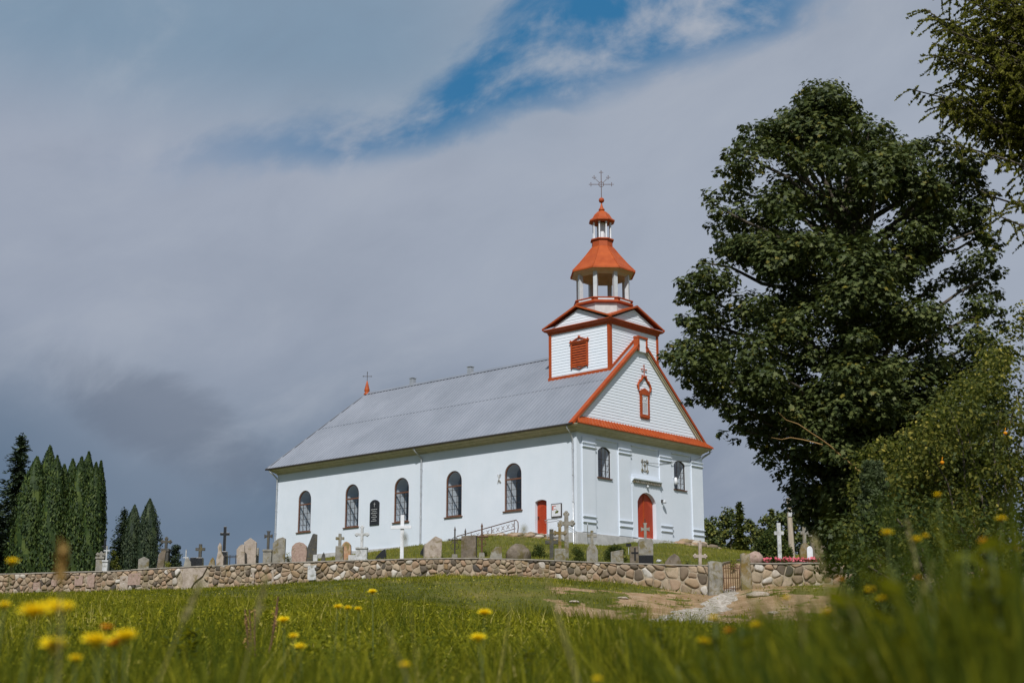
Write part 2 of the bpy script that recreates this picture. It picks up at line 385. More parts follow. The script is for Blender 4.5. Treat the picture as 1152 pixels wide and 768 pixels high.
outs += [((px-576)/1590*57.5, 57.5, z) for px, z in ((620,3.3),(700,2.95),(780,2.6),(815,2.52),(870,2.95),(920,2.9))]
TO = TPS(outs)
ins = [(p[0], p[1]+.8, p[2]-.12) for p in ALLW if not (14 < p[0] < 16)]
for Y, z in ((0,-.75),(1.2,-.6),(2.3,-.08),(3.4,-.05),(5,-.12),(7,-.28),(12,-.38),(17,-.42),(23,-.55),(28.7,-.8)):
    q = cw(-.3, Y); ins.append((q[0], q[1], CZ+z))
for Y, z in ((3,-.35),(10,-.8),(20,-1.0),(28,-1.3)):
    q = cw(-4, Y); ins.append((q[0], q[1], CZ+z))
for X, z in ((1,-.75),(3,-.65),(5.2,-.3),(6.7,-.06),(9,-.05),(12.9,-.15)):
    q = cw(X, -.2); ins.append((q[0], q[1], CZ+z))
for X, z in ((5,-.75),(9,-.62),(13,-.6)):
    q = cw(X, -3.0); ins.append((q[0], q[1], CZ+z))
for X, Y, z in ((18,0,-.3),(18,12,-.5),(26,4,-.7),(6,15,-.5),(13,28,-.9),(30,25,-1.2)):
    q = cw(X, Y); ins.append((q[0], q[1], CZ+z))
ins += [(at(px,638,d)[0], d, at(px,y,d)[2]) for px, d, y in ((0,80,648),(0,105,655),(150,80,646),(150,105,652),(260,80,642),(-200,80,655),(-200,110,660))]
ins += [(30, 70, 5.4), (38, 90, 7.0)]
TI = TPS(ins)
def sstep(a, b, x):
    t = np.clip((x-a)/(b-a), 0, 1); return t*t*(3-2*t)
GX0 = xat(819, 60.9)
def vnoise(x, y, s, seed=0):
    x = np.asarray(x, float)*s+seed*17.3; y = np.asarray(y, float)*s+seed*9.1
    xi = np.floor(x); yi = np.floor(y); fx = x-xi; fy = y-yi
    h = lambda a, b: np.modf(np.abs(np.sin(a*127.1+b*311.7)*43758.5453))[0]
    u = fx*fx*(3-2*fx); v = fy*fy*(3-2*fy)
    return (h(xi,yi)*(1-u)+h(xi+1,yi)*u)*(1-v)+(h(xi,yi+1)*(1-u)+h(xi+1,yi+1)*u)*v
def fbm(x, y, s, seed=0): return (vnoise(x,y,s,seed)+.5*vnoise(x,y,s*2.1,seed+1)+.25*vnoise(x,y,s*4.3,seed+2))/1.75
def ground(x, y):
    x = np.asarray(x, float); y = np.asarray(y, float)
    xc = np.clip(x, -50, 45); yo = np.clip(y, -4, 66); yi = np.clip(y, 58, 118)
    zo = TO(xc, np.minimum(yo, wally(xc)+.3)); zi = TI(xc, yi)
    zi = np.where(y > 118, zi+(6.3-zi)*sstep(118, 170, y), zi)
    zi = np.where(np.abs(x) > 45, zi+(5.0-zi)*sstep(45, 120, np.abs(x)), zi)
    # lowered way in behind the gate
    gr = sstep(1.5, .55, np.abs(x-GX0))*sstep(7.5, .3, y-wally(xc))
    zi = zi*(1-gr)+gr*(TO(xc, wally(xc))+.12*(y-wally(xc)))
    z = np.where(y > wally(xc)+.3, zi, zo)
    return z+(fbm(x, y, .45, 3)-.5)*.10*sstep(3, 12, y)*sstep(400, 100, np.abs(y))
def gz(x, y): return float(ground(np.array([x]), np.array([y]))[0])
def sandmask(x, y):
    u = x/np.maximum(y, 1)*1590+576     # fixed in the world: bearing of the bank from the meadow path
    n = fbm(x, y, .8, 8); n2 = fbm(x, y, 3.1, 5)
    lo = np.interp(u, [590, 640, 720, 800, 900, 1000], [57.5, 52, 46, 43, 43, 43])
    hi = np.interp(u, [590, 640, 690, 740, 790, 830, 850, 935, 1000], [57.6, 58, 58.5, 60.2, 61.4, 62, 59.6, 59.2, 59])
    m = sstep(-.8, .8, y-lo)*sstep(.9, -.5, y-hi)*sstep(575, 640, u)*sstep(960, 925, u)
    m = m*(1-sstep(.47, .62, n)*.85)*(1-.7*sstep(.58, .70, n2))
    q = np.stack([x-CO[0], y-CO[1]], -1); X_ = q@lx; Y_ = q@ly
    ban = sstep(-4.2, -3.2, X_)*sstep(1.0, 1.8, Y_)*sstep(9.5, 7.5, Y_)*(X_ < 1)*(.4+.6*(n2 > .45))
    wayin = sstep(1.3, .7, np.abs(x-GX0-.12*(y-60)))*(y > 60)*sstep(72, 67, y)*.9
    m = np.maximum(m, np.maximum(ban, wayin))
    foot = sstep(2.0, .2, wally(x)-y)*sstep(.50, .60, n)*sstep(400, 500, u)*(y < wally(x))*.7
    return np.clip(np.maximum(m, foot), 0, 1)
def axis_(lo, hi, step, far, dense=None):
    a = list(np.arange(lo, hi, step))
    if dense: a = [v for v in a if not dense[0] < v < dense[1]]+list(np.arange(dense[0], dense[1], dense[2])); a.sort()
    o = hi; s = step
    while o < far[1]: a.append(o); s *= 1.5; o += s
    o = lo-step; s = step
    while o > far[0]: a.insert(0, o); s *= 1.5; o -= s
    return np.array(a)
gx = axis_(-45, 42, .45, (-4000, 4000)); gy = axis_(-3, 120, .45, (-300, 6000), (57, 76, .2))
GXX, GYY = np.meshgrid(gx, gy); GZZ = ground(GXX, GYY)
def gridmesh(name, X, Y, Z, mat, kind=None, sand=None):
    ny, nx = X.shape; me = bpy.data.meshes.new(name)
    V = np.stack([X, Y, Z], -1).reshape(-1, 3)
    i = np.arange(ny*nx).reshape(ny, nx); Fq = np.stack([i[:-1,:-1], i[:-1,1:], i[1:,1:], i[1:,:-1]], -1).reshape(-1, 4)
    me.vertices.add(len(V)); me.vertices.foreach_set('co', V.reshape(-1).astype(np.float32))
    me.loops.add(Fq.size); me.loops.foreach_set('vertex_index', Fq.reshape(-1).astype(np.int32))
    me.polygons.add(len(Fq)); me.polygons.foreach_set('loop_start', np.arange(0, Fq.size, 4, dtype=np.int32))
    try: me.polygons.foreach_set('loop_total', np.full(len(Fq), 4, dtype=np.int32))
    except Exception: pass
    me.update(calc_edges=True); me.polygons.foreach_set('use_smooth', np.ones(len(Fq), dtype=bool))
    if sand is not None:
        a = me.attributes.new('sand', 'FLOAT', 'POINT'); a.data.foreach_set('value', sand.reshape(-1).astype(np.float32))
    me.materials.append(mat); o = bpy.data.objects.new(name, me); link(o)
    if kind: o['kind'] = kind
    return o
m, t = newmat('turf_and_sand'); c = coord(t)
g1 = ramp(t, tnoise(t, .35, 7, .7, c), [(.3,(.06,.072,.015)),(.5,(.11,.115,.022)),(.72,(.19,.16,.05))])
g1 = tmix(t, ramp(t, tnoise(t, 9, 5, .7, c), [(.4,(0,0,0)),(.7,(.5,.5,.5))]), g1, (.035,.04,.012))
sd = ramp(t, tnoise(t, 1.2, 8, .7, c), [(.3,(.19,.115,.055)),(.5,(.32,.215,.125)),(.72,(.43,.32,.21))])
sd = tmix(t, ramp(t, tnoise(t, 12, 6, .7, c), [(.55,(0,0,0)),(.68,(.6,.6,.6))]), sd, (.20,.14,.08))
sa = t.nodes.new('ShaderNodeAttribute'); sa.attribute_name = 'sand'
mm = t.nodes.new('ShaderNodeMath'); mm.operation = 'MULTIPLY_ADD'; t.links.new(tnoise(t, 4, 6, .7, c), mm.inputs[0]); mm.inputs[1].default_value = 1.3; mm.inputs[2].default_value = -.65
m2 = t.nodes.new('ShaderNodeMath'); m2.operation = 'ADD'; t.links.new(sa.outputs['Fac'], m2.inputs[0]); t.links.new(mm.outputs[0], m2.inputs[1])
finish(m, t, tmix(t, ramp(t, m2.outputs[0], [(.40,(0,0,0)),(.56,(1,1,1))]), g1, sd), .95, 0, tnoise(t, 10, 8, .75, c), .8, .06, .1)
MT['ground'] = m
gridmesh('ground', GXX, GYY, GZZ, m, 'structure', sandmask(GXX, GYY))
# gravel path from the gate down the bank
pc = [(819,62.2),(817,60.5),(806,58.0),(786,55.5),(768,53.2),(752,51.0),(735,48.5),(700,45.5)]
px_ = np.array([xat(a, b) for a, b in pc]); py_ = np.array([b for a, b in pc]); wd = np.array([.55,.6,.95,1.25,1.6,1.9,2.2,2.6])
tt = np.linspace(0, len(pc)-1, 220); cxs = np.interp(tt, range(len(pc)), px_); cys = np.interp(tt, range(len(pc)), py_); ws = np.interp(tt, range(len(pc)), wd)
uu = np.linspace(-1.25, 1.25, 41); ws = ws[:, None]*(1+.18*np.sin(tt*5.1)[:, None]+.1*np.sin(tt*11)[:, None])
PX = cxs[:, None]+uu[None]*ws; PY = cys[:, None]+uu[None]*.25*ws
edge = 1-np.abs(uu[None]*.8)**4*1.6-1.1*np.maximum(0, fbm(PX,PY,1.6,14)-.42)*np.abs(uu[None])
gridmesh('gravel_path', PX, PY, ground(PX, PY)-.085+.12*np.clip(edge,0,1)+(fbm(PX,PY,4.5,4)-.5)*.05, MT['gravel'], 'structure')

# ------------------------------------------------------------------ church
church = empty('church', (CO[0], CO[1], CZ), CH_ANG)
tag(church, 'white plastered village church with grey metal roof and orange-trimmed octagonal bell tower', 'church')
W_, LEN, HW, HB = 13.0, 28.7, 6.15, -2.2
def archpts(x0, x1, zs, za, n=12):
    """points from (x0,zs) over the crown (mid,za) to (x1,zs)"""
    c = (x0+x1)/2; a = (x1-x0)/2; h = za-zs
    if h < a*.98:
        Rr = (a*a+h*h)/(2*h); b = math.asin(a/Rr); return [(c+Rr*math.sin(-b+2*b*i/n), zs+h-Rr+Rr*math.cos(-b+2*b*i/n)) for i in range(n+1)]
    return [(c-a*math.cos(PI*i/n), zs+h*math.sin(PI*i/n)) for i in range(n+1)]
def wallpanel(mb, tr, x0, x1, z0, z1, holes, depth):
    """tr(x, z, inward) -> point"""
    xs = x0
    for hx0, hx1, hz0, zs, za in sorted(holes):
        mb.add([tr(xs,z0,0), tr(hx0,z0,0), tr(hx0,z1,0), tr(xs,z1,0)], [(0,1,2,3)])
        mb.add([tr(hx0,z0,0), tr(hx1,z0,0), tr(hx1,hz0,0), tr(hx0,hz0,0)], [(0,1,2,3)])
        ap = archpts(hx0, hx1, zs, za)
        for (a, b), (c, d) in zip(ap, ap[1:]): mb.add([tr(a,b,0), tr(c,d,0), tr(c,z1,0), tr(a,z1,0)], [(0,1,2,3)])
        loop = [(hx0,hz0)]+ap+[(hx1,hz0)]
        sp_ = .07
        cx = (hx0+hx1)/2
        for (a, b), (c, d) in zip(loop, loop[1:]+loop[:1]):
            f = lambda x, z: (cx+(x-cx)*(1+sp_*depth), z)
            e, g = f(a,b), f(c,d)
            mb.add([tr(a,b,0), tr(c,d,0), tr(g[0],g[1],depth), tr(e[0],e[1],depth)], [(0,1,2,3)])
        xs = hx1
    mb.add([tr(xs,z0,0), tr(x1,z0,0), tr(x1,z1,0), tr(xs,z1,0)], [(0,1,2,3)])
side_tr = lambda x, z, i: (i, x, z)
front_tr = lambda x, z, i: (x, i, z)
SW = [(c-.72, c+.72, 1.66, 3.9, 4.62) for c in (5.2, 10.4, 15.35, 20.37, 25.5)]
FW = [(2.03, 3.27, 3.48, 5.10, 5.38), (9.88, 11.12, 3.48, 5.10, 5.38)]
SD = (2.42, 3.36, 0.02, 2.02, 2.14); FD = (5.74, 7.66, 0.08, 2.30, 2.92)
mb = MB(); wallpanel(mb, side_tr, 0, LEN, 0, HW, SW+[SD], 1.2)
wallpanel(mb, front_tr, 0, W_, 0, HW, FW+[FD], .7)
mb.add([(W_,0,0),(W_,LEN,0),(W_,LEN,HW),(W_,0,HW)], [(0,1,2,3)]); mb.add([(0,LEN,0),(W_,LEN,0),(W_,LEN,HW),(0,LEN,HW)], [(0,1,2,3)])
mb.add([(.01,.01,HW),(W_-.01,.01,HW),(W_-.01,LEN,HW),(.01,LEN,HW)], [(0,1,2,3)])
mb.add([(.02,.02,0.0),(W_,.02,0.0),(W_,LEN,0.0),(.02,LEN,0.0)], [(0,1,2,3)])
walls = mb.build('wall', MT['plaster'], church, fix=False)
mb = MB()
for a in ((-.10, W_+.10, -.10, .3), ):
    mb.box(-.10, W_+.10, -.10, .05, HB, -.004); mb.box(-.10, .05, .05, LEN+.1, HB, -.004); mb.box(W_-.05, W_+.1, .05, LEN+.1, HB, -.004)
mb.box(.05, W_-.05, LEN-.05, LEN+.1, HB, -.004)
mb.build('plinth', MT['plinth'], church, bevel=.015)
def window(spec, tr, cols, transom, mat_frame, rowstep, name='window', off=.05, fw=.075, sash=None):
    x0, x1, z0, zs, za = spec
    mb = MB(); ap = archpts(x0, x1, zs, za, 14); cx = (x0+x1)/2
    outer = [(x0,z0)]+ap+[(x1,z0)]
    inner = [(cx+(x-cx)*(1-2*fw/(x1-x0)), z+(fw if z <= z0 else -fw*(0.4+.6*min(1,(z-zs)/(za-zs+1e-6)) if z > zs else 0))) for x, z in outer]
    n = len(outer)
    for k in range(n):
        o1, o2, i1, i2 = outer[k], outer[(k+1)%n], inner[k], inner[(k+1)%n]
        for y0_, y1_ in ((off, off+.07),):
            P = [tr(*o1,y0_), tr(*o2,y0_), tr(*i2,y0_), tr(*i1,y0_), tr(*o1,y1_), tr(*o2,y1_), tr(*i2,y1_), tr(*i1,y1_)]
            mb.add(P, [(0,1,2,3),(7,6,5,4),(3,2,6,7)])
    def bx(a, b, c, d, y0_, y1_):
        P = [tr(a,c,y0_), tr(b,c,y0_), tr(b,c,y1_), tr(a,c,y1_), tr(a,d,y0_), tr(b,d,y0_), tr(b,d,y1_), tr(a,d,y1_)]; mb.hexa(P)
    if transom: bx(x0+fw, x1-fw, transom-.05, transom+.05, off-.005, off+.075)
    o = mb.build(name, mat_frame, church)
    mb = MB(); bx2 = lambda a, b, c, d, y0_, y1_: mb.hexa([tr(a,c,y0_), tr(b,c,y0_), tr(b,c,y1_), tr(a,c,y1_), tr(a,d,y0_), tr(b,d,y0_), tr(b,d,y1_), tr(a,d,y1_)])
    zt = transom-.05 if transom else zs
    for i in range(1, cols): 
        x = x0+fw+(x1-x0-2*fw)*i/cols; bx2(x-.013, x+.013, z0+fw, zt if transom else zs+(za-zs)*.85, off+.02, off+.05)
    z = z0+fw+rowstep
    while z < zt-.15: bx2(x0+fw, x1-fw, z-.013, z+.013, off+.022, off+.048); z += rowstep
    mb.build('glazing_bar', MT['darkmetal'], o)
    mb = MB(); P = [tr(x, z, off+.035) for x, z in inner]; mb.add(P, [tuple(range(len(P)))]); mb.build('pane', MT['glass'], o, fix=False)
    mb = MB(); sg = [tr(x0-.10, z0-.07, -.09), tr(x1+.10, z0-.07, -.09), tr(x1+.10, z0-.07, .06), tr(x0-.10, z0-.07, .06), tr(x0-.10, z0-.02, -.09), tr(x1+.10, z0-.02, -.09), tr(x1+.10, z0+.012, .06), tr(x0-.10, z0+.012, .06)]
    mb.hexa(sg); mb.build('sill', MT['brown'], o)
    return o
for s_ in SW: window(s_, side_tr, 3, 3.62, MT['brown'], .41)
for s_ in FW: window(s_, front_tr, 3, None, MT['darkmetal'], .36, fw=.055)
# downpipes
def pipe(pts, name='drainpipe', r=.055):
    mb = MB(); mb.tube(pts, r, 10)
    p0 = Vector(pts[4]); z = 5.0
    while z > .2:
        mb.lathe([(r+.004,z-.02),(r+.02,z-.02),(r+.02,z+.02),(r+.004,z+.02)], 10, (p0.x, p0.y)); z -= 1.6
    return mb.build(name, MT['pipe'], church)
pipe([(-.60,13.55,6.38),(-.60,13.55,6.22),(-.32,13.45,5.95),(-.12,13.36,5.72),(-.12,13.35,5.4),(-.12,13.34,-.3)])
pipe([(-.60,28.95,6.38),(-.60,28.9,6.22),(-.32,28.7,5.95),(-.13,28.6,5.72),(-.13,28.6,5.4),(-.13,28.6,-.6)])
pipe([(-.60,.25,6.38),(-.60,.25,6.22),(-.32,.22,5.95),(-.13,.2,5.6),(-.13,.2,5.3),(-.13,.2,-.7),(-.3,.2,-.82)])
pipe([(13.6,-.3,6.35),(13.6,-.3,6.2),(13.35,.1,5.9),(13.13,.2,5.65),(13.13,.2,5.4),(13.13,.2,-.4)])
# cornice, swept round the building
prof = [(-.004,6.02),(.06,6.02),(.06,6.09),(.14,6.12),(.20,6.18),(.30,6.21),(.34,6.28),(.48,6.32),(.54,6.41),(.54,6.44),(-.004,6.44)]
def sweep(prof, x0, x1, y0, y1):
    mb = MB(); n = len(prof); vs = []
    for (sx, sy, bx_, by_) in ((-1,-1,x0,y0),(1,-1,x1,y0),(1,1,x1,y1),(-1,1,x0,y1)):
        vs += [(bx_+sx*o, by_+sy*o, z) for o, z in prof]
    fs = [(c*n+i, c*n+(i+1)%n, ((c+1)%4)*n+(i+1)%n, ((c+1)%4)*n+i) for c in range(4) for i in range(n)]
    mb.add(vs, fs); return mb
sweep(prof, 0, W_, 0, LEN).build('cornice', MT['beige'], church)
# roof
EX, EZ, AZ_, AX = -.62, 6.47, 12.78, 6.5
YF, YR, YB = -.20, 26.4, LEN+.62
def roofz(X): return EZ+(AZ_-EZ)*(min(X, 13-X)-EX)/(AX-EX)
mb = MB(); th = .10
A = (EX,YF,EZ); B = (EX,YB,EZ); C_ = (13-EX,YB,EZ); D = (13-EX,YF,EZ); E1 = (AX,YF,AZ_); E2 = (AX,YR,AZ_)
top = [A,B,C_,D,E1,E2]; bot = [(x,y,z-th) for x,y,z in top]
mb.add(top+bot, [(0,4,5,1),(2,5,4,3),(1,5,2),(6,7,11,10),(8,9,10,11),(7,8,11),(0,1,7,6),(1,2,8,7),(2,3,9,8),(3,4,10,9),(4,0,6,10)])
y = YF+.1; sx = (AX-EX); nrm = Vector((-(AZ_-EZ), 0, sx)).normalized()
while y < YB-.1:
    tmax = 1 if y <= YR else (YB-y)/(YB-YR)
    if not (0.4 < y < 5.6) or True:
        t0 = 0
        for side in (0, 1):
            def P(tv, yy, h):
                X = EX+sx*tv; Z = EZ+(AZ_-EZ)*tv; X += nrm.x*h; Z += nrm.z*h
                return (X if side == 0 else 13-X, yy, Z)
            mb.add([P(0,y-.03,0), P(tmax,y-.03,0), P(0,y,.035), P(tmax,y,.035), P(0,y+.03,0), P(tmax,y+.03,0)], [(0,1,3,2),(2,3,5,4),(0,2,4)])
    y += .34
roof = mb.build('roof', MT['metal'], church)
mb = MB()
for tv, h_ in ((.52, .018),):
    w_ = .008
    q_ = [(EX+sx*(tv+u_)+nrm.x*h_, yy, EZ+(AZ_-EZ)*(tv+u_)+nrm.z*h_) for u_, yy in ((-w_,YF),(w_,YF),(w_,YB-1.9),(-w_,YB-1.9))]
    mb.add(q_, [(0,1,2,3)])
mb.build('sheet_lap', MT['metal'], roof)
mb = MB(); mb.prism([(AX-.22,AZ_-.13),(AX,AZ_+.07),(AX+.22,AZ_-.13),(AX,AZ_+.02)], 5.5, YR+.05)
for e in (EX, 13-EX): mb.bar((e, YB, EZ+.03), (AX, YR, AZ_+.04), .22, .04)
mb.build('ridge_cap', MT['metal'], roof)
mb = MB()
for e, s in ((EX,-1),(13-EX,1)):
    mb.tube([(e+s*.05, YF, EZ-.06), (e+s*.05, YB, EZ-.06)], .065, 10)
mb.build('gutter', MT['darkmetal'], church)
# vents and finial on the ridge
for yv in (15.3, 21.3):
    mb = MB(); mb.box(AX-.17, AX+.17, yv-.17, yv+.17, AZ_-.3, AZ_+.42); mb.box(AX-.21, AX+.21, yv-.21, yv+.21, AZ_+.45, AZ_+.50)
    for a in (-.15, .15):
        for b in (-.15, .15): mb.box(AX+a-.015, AX+a+.015, yv+b-.015, yv+b+.015, AZ_+.415, AZ_+.46)
    mb.build('roof_vent', MT['pipe'], church, bevel=.01)
mb = MB(); mb.lathe([(.02,12.6),(.24,12.62),(.25,12.75),(.14,12.86),(.22,12.98),(.20,13.1),(.10,13.5),(.035,13.75),(.0,13.78)], 14, (AX, YR))
fn = mb.build('finial', MT['orangeroof'], church)
mb = MB(); mb.tube([(AX,YR,13.7),(AX,YR,14.42)], .022, 6); mb.tube([(AX+.2,YR-.2,14.12),(AX-.2,YR+.2,14.12)], .022, 6)
for p in ((AX,YR,14.44),(AX+.22,YR-.22,14.12),(AX-.22,YR+.22,14.12)): mb.ball(p, .045, 1)
mb.build('cross', MT['darkmetal'], fn)
# gable front of lapped boards
def clap(mb, tr, xl, xr, z0, z1, step=.19, lap=.022):
    z = z0
    while z < z1-1e-3:
        zt = min(z+step, z1); a, b, c, d = xl(z), xr(z), xr(zt), xl(zt)
        if b-a > .02:
            mb.add([tr(a,z,-lap), tr(b,z,-lap), tr(max(c,d),zt,-.004), tr(min(d,c),zt,-.004)], [(0,1,2,3)])
            mb.add([tr(a,z,-lap), tr(b,z,-lap), tr(b,z,0), tr(a,z,0)], [(0,3,2,1)])
        z = zt
xrf = lambda z: 13-xlf(z)
xlf = lambda z: min(AX, EX+sx*(z+.10-EZ)/(AZ_-EZ)+.0)
mb = MB(); mb.add([(xlf(6.5),0,6.5),(xrf(6.5),0,6.5),(AX,0,AZ_-.1)], [(0,1,2)])
clap(mb, front_tr, xlf, xrf, 6.95, 12.62); mb.build('gable_wall', MT['siding'], church, fix=False)
# pent roof strip at the gable foot
mb = MB(); mb.add([(-.6,-.60,6.45),(13.6,-.60,6.45),(12.85,-.03,7.02),(.15,-.03,7.02)], [(0,1,2,3)]); mb.add([(-.6,-.60,6.45),(13.6,-.60,6.45),(13.6,-.60,6.50),(-.6,-.60,6.50)],[(0,1,2,3)])
mb = MB(); n = 44
mb.hexa([(-.62,-.62,6.445),(13.62,-.62,6.445),(13.0,-.01,6.445),(0,-.01,6.445),(-.62,-.62,6.50),(13.62,-.62,6.50),(12.8,-.01,7.04),(.2,-.01,7.04)])
for i in range(n+1):
    x = -.55+14.1*i/n; xt = .25+12.5*i/n
    mb.bar((x,-.62,6.52), (xt,-.03,7.055), .035, .05)
mb.build('pent_roof', MT['orangeroof'], church)
# rake boards, their soffit, and the raised cap at the apex
mb = MB()
for s in (0, 1):
    f = lambda X: X if s == 0 else 13-X
    a = Vector((f(EX-.02), YF-.03, EZ)); b = Vector((f(AX-.38), YF-.03, roofz(AX-.38)))
    mb.bar(a+Vector((0,0,-.02)), b+Vector((0,0,-.02)), .06, .20, up=(0,1,0)) if False else None
    ux = (b-a).normalized(); nn = Vector((-ux.z, 0, ux.x));  nn = nn if nn.z > 0 else -nn
    p = [a-nn*.10, b-nn*.10, b+nn*.06, a+nn*.06]
    mb.add([tuple(q+Vector((0,-.03,0))) for q in p]+[tuple(q+Vector((0,.03,0))) for q in p], [(0,1,2,3),(7,6,5,4),(0,4,5,1),(1,5,6,2),(2,6,7,3),(3,7,4,0)])
    q = [a+nn*.01+Vector((0,.03,0)), b+nn*.01+Vector((0,.03,0))]
    mb.bar(q[0]+Vector((0,.14,.025)), q[1]+Vector((0,.14,.025)), .30, .03, up=tuple(nn))
rk = mb.build('rake_board', MT['orange'], church)
mb = MB()
for s in (0, 1):
    f = lambda X: X if s == 0 else 13-X
    a = Vector((f(EX+.2), 0, EZ+.06)); b = Vector((f(AX-.3), 0, roofz(AX-.3)-.12)); ux = (b-a).normalized(); nn = Vector((-ux.z,0,ux.x)); nn = nn if nn.z > 0 else -nn
    mb.bar(a+Vector((0,-.10,0))-nn*.06, b+Vector((0,-.10,0))-nn*.06, .17, .05, up=tuple(nn))
    mb.bar(a+Vector((0,-.07,0))-nn*.14, b+Vector((0,-.07,0))-nn*.14, .08, .10, up=tuple(nn))
mb.build('soffit', MT['beige'], rk)
mb = MB(); mb.box(AX-.36, AX+.36, YF-.01, .06, 12.0, 12.86); cb_ = mb.build('apex_cap', MT['siding'], church)
mb = MB(); mb.box(AX-.52, AX+.52, YF-.08, .14, 12.87, 13.0)
mb.box(AX-.50, AX-.365, YF-.06, .12, 12.05, 12.868); mb.box(AX+.365, AX+.50, YF-.06, .12, 12.05, 12.868)
mb.build('cap_trim', MT['orange'], cb_)
# gable window with carved surround
gw = MB(); GC = 6.79
gw.box(GC-.46, GC+.46, -.12, -.02, 7.75, 7.95); gw.box(GC-.46, GC-.30, -.12, -.02, 7.95, 9.3); gw.box(GC+.30, GC+.46, -.12, -.02, 7.95, 9.3); gw.box(GC-.5, GC+.5, -.14, -.02, 9.22, 9.36)
for i in range(9):
    z = 7.85+i*.165
    for s in (-1, 1): gw.ball((GC+s*.48, -.08, z), .06, 1, (1,.5,1))
for i in range(6): gw.ball((GC-.4+i*.16, -.08, 7.72), .06, 1, (1,.5,1.3))
gw.prism([(GC-.56,9.36),(GC+.56,9.36),(GC+.50,9.45),(GC,9.68),(GC-.50,9.45)], -.13, -.03)
arch = [(GC-.60,9.5),(GC-.66,9.72),(GC-.60,9.95),(GC-.42,10.08),(GC-.28,10.2),(GC-.15,10.40),(GC,10.44),(GC+.15,10.40),(GC+.28,10.2),(GC+.42,10.08),(GC+.60,9.95),(GC+.66,9.72),(GC+.60,9.5)]
gw.tube([(x,-.08,z) for x, z in arch], .075, 6)
for x, z in arch[1:-1:2]: gw.ball((x*1.0+(.06 if x > GC else -.06), -.08, z+.05), .085, 1, (1,.6,1))
g_ = gw.build('gable_window', MT['orange'], church)
mb = MB(); mb.box(GC-.30, GC+.30, -.06, -.035, 7.95, 9.22); mb.build('backing', MT['dark'], g_)
mb = MB()
for x in (-.27, -.13, .0, .13, .27): mb.box(GC+x-.025, GC+x+.025, -.10, -.07, 7.97, 9.2)
for z in (7.99, 8.75, 9.18): mb.box(GC-.295, GC+.295, -.098, -.068, z-.03, z+.03)
mb.tube([(GC-.2+.12*math.cos(a*PI/6), -.085, 8.97+.14*math.sin(a*PI/6)) for a in range(13)], .02, 5); mb.tube([(GC+.2-.12*math.cos(a*PI/6), -.085, 8.97+.14*math.sin(a*PI/6)) for a in range(13)], .02, 5)
mb.build('sash', MT['white'], g_)
mb = MB(); mb.tube([(GC,-.08,10.4),(GC,-.08,11.15)], .03, 6); mb.tube([(GC-.22,-.08,10.9),(GC+.22,-.08,10.9)], .03, 6)
for p in ((GC,-.08,11.17),(GC-.24,-.08,10.9),(GC+.24,-.08,10.9)): mb.ball(p, .055, 1)
mb.build('cross', MT['orange'], g_)
# pilasters and mouldings of the front
for a, b in ((.45,1.70),(3.98,5.20),(8.22,9.47),(11.74,12.99)):
    mb = MB(); mb.box(a, b, -.09, -.002, .03, 5.80)
    p = mb.build('pilaster', MT['plaster'], church, bevel=.012)
    for z in (5.42, 5.18, .96, .62):
        mb = MB(); zz = z
        mb.prism([(-.092,zz-.05),(-.17,zz),(-.17,zz+.035),(-.092,zz+.05)], a-.035, b+.035, 'x'); mb.build('moulding', MT['plaster'], p)
for a, b in ((1.85,3.85),(5.35,8.05),(9.6,11.6)):
    mb = MB(); mb.prism([(-.004,5.73),(-.09,5.78),(-.09,5.81),(-.004,5.85)], a, b, 'x'); mb.build('frieze_band', MT['plaster'], church)
# front door with surround
mb = MB()
so_ = [(5.24,.03),(5.24,3.42),(8.14,3.42),(8.14,.03)]
ap = archpts(5.74, 7.66, 2.30, 2.92)
def ringface(y): 
    pass
L1 = [(5.24,.03),(5.24,2.30)]+[(5.24+(x-5.74)/1.92*2.9, 3.42) for x, z in ap]+[(8.14,2.30),(8.14,.03)]
L2 = [(5.74,.03),(5.74,2.30)]+ap+[(7.66,2.30),(7.66,.03)]
for i in range(len(L1)-1):
    a, b, c, d = L1[i], L1[i+1], L2[i+1], L2[i]
    mb.add([(a[0],-.14,a[1]),(b[0],-.14,b[1]),(c[0],-.14,c[1]),(d[0],-.14,d[1])], [(0,1,2,3)])
    mb.add([(d[0],-.14,d[1]),(c[0],-.14,c[1]),(c[0],0,c[1]),(d[0],0,d[1])], [(0,1,2,3)])
    mb.add([(a[0],-.14,a[1]),(b[0],-.14,b[1]),(b[0],0,b[1]),(a[0],0,a[1])], [(0,1,2,3)])
mb.box(5.3, 8.1, -.12, -.004, 3.44, 3.95)
ds = mb.build('door_surround', MT['plaster'], church, fix=False)
mb = MB(); mb.prism([(-.14,3.42),(-.14,3.5),(-.30,3.66),(-.34,3.66),(-.34,3.74),(-.005,3.78),(-.005,3.42)], 5.20, 8.18, 'x')
mb.build('door_cornice', MT['plaster'], ds)
mb = MB()
for i in range(17): x = 5.28+i*.172; mb.box(x, x+.085, -.29, -.13, 3.45, 3.60)
mb.build('dentil_row', MT['grey'], ds)
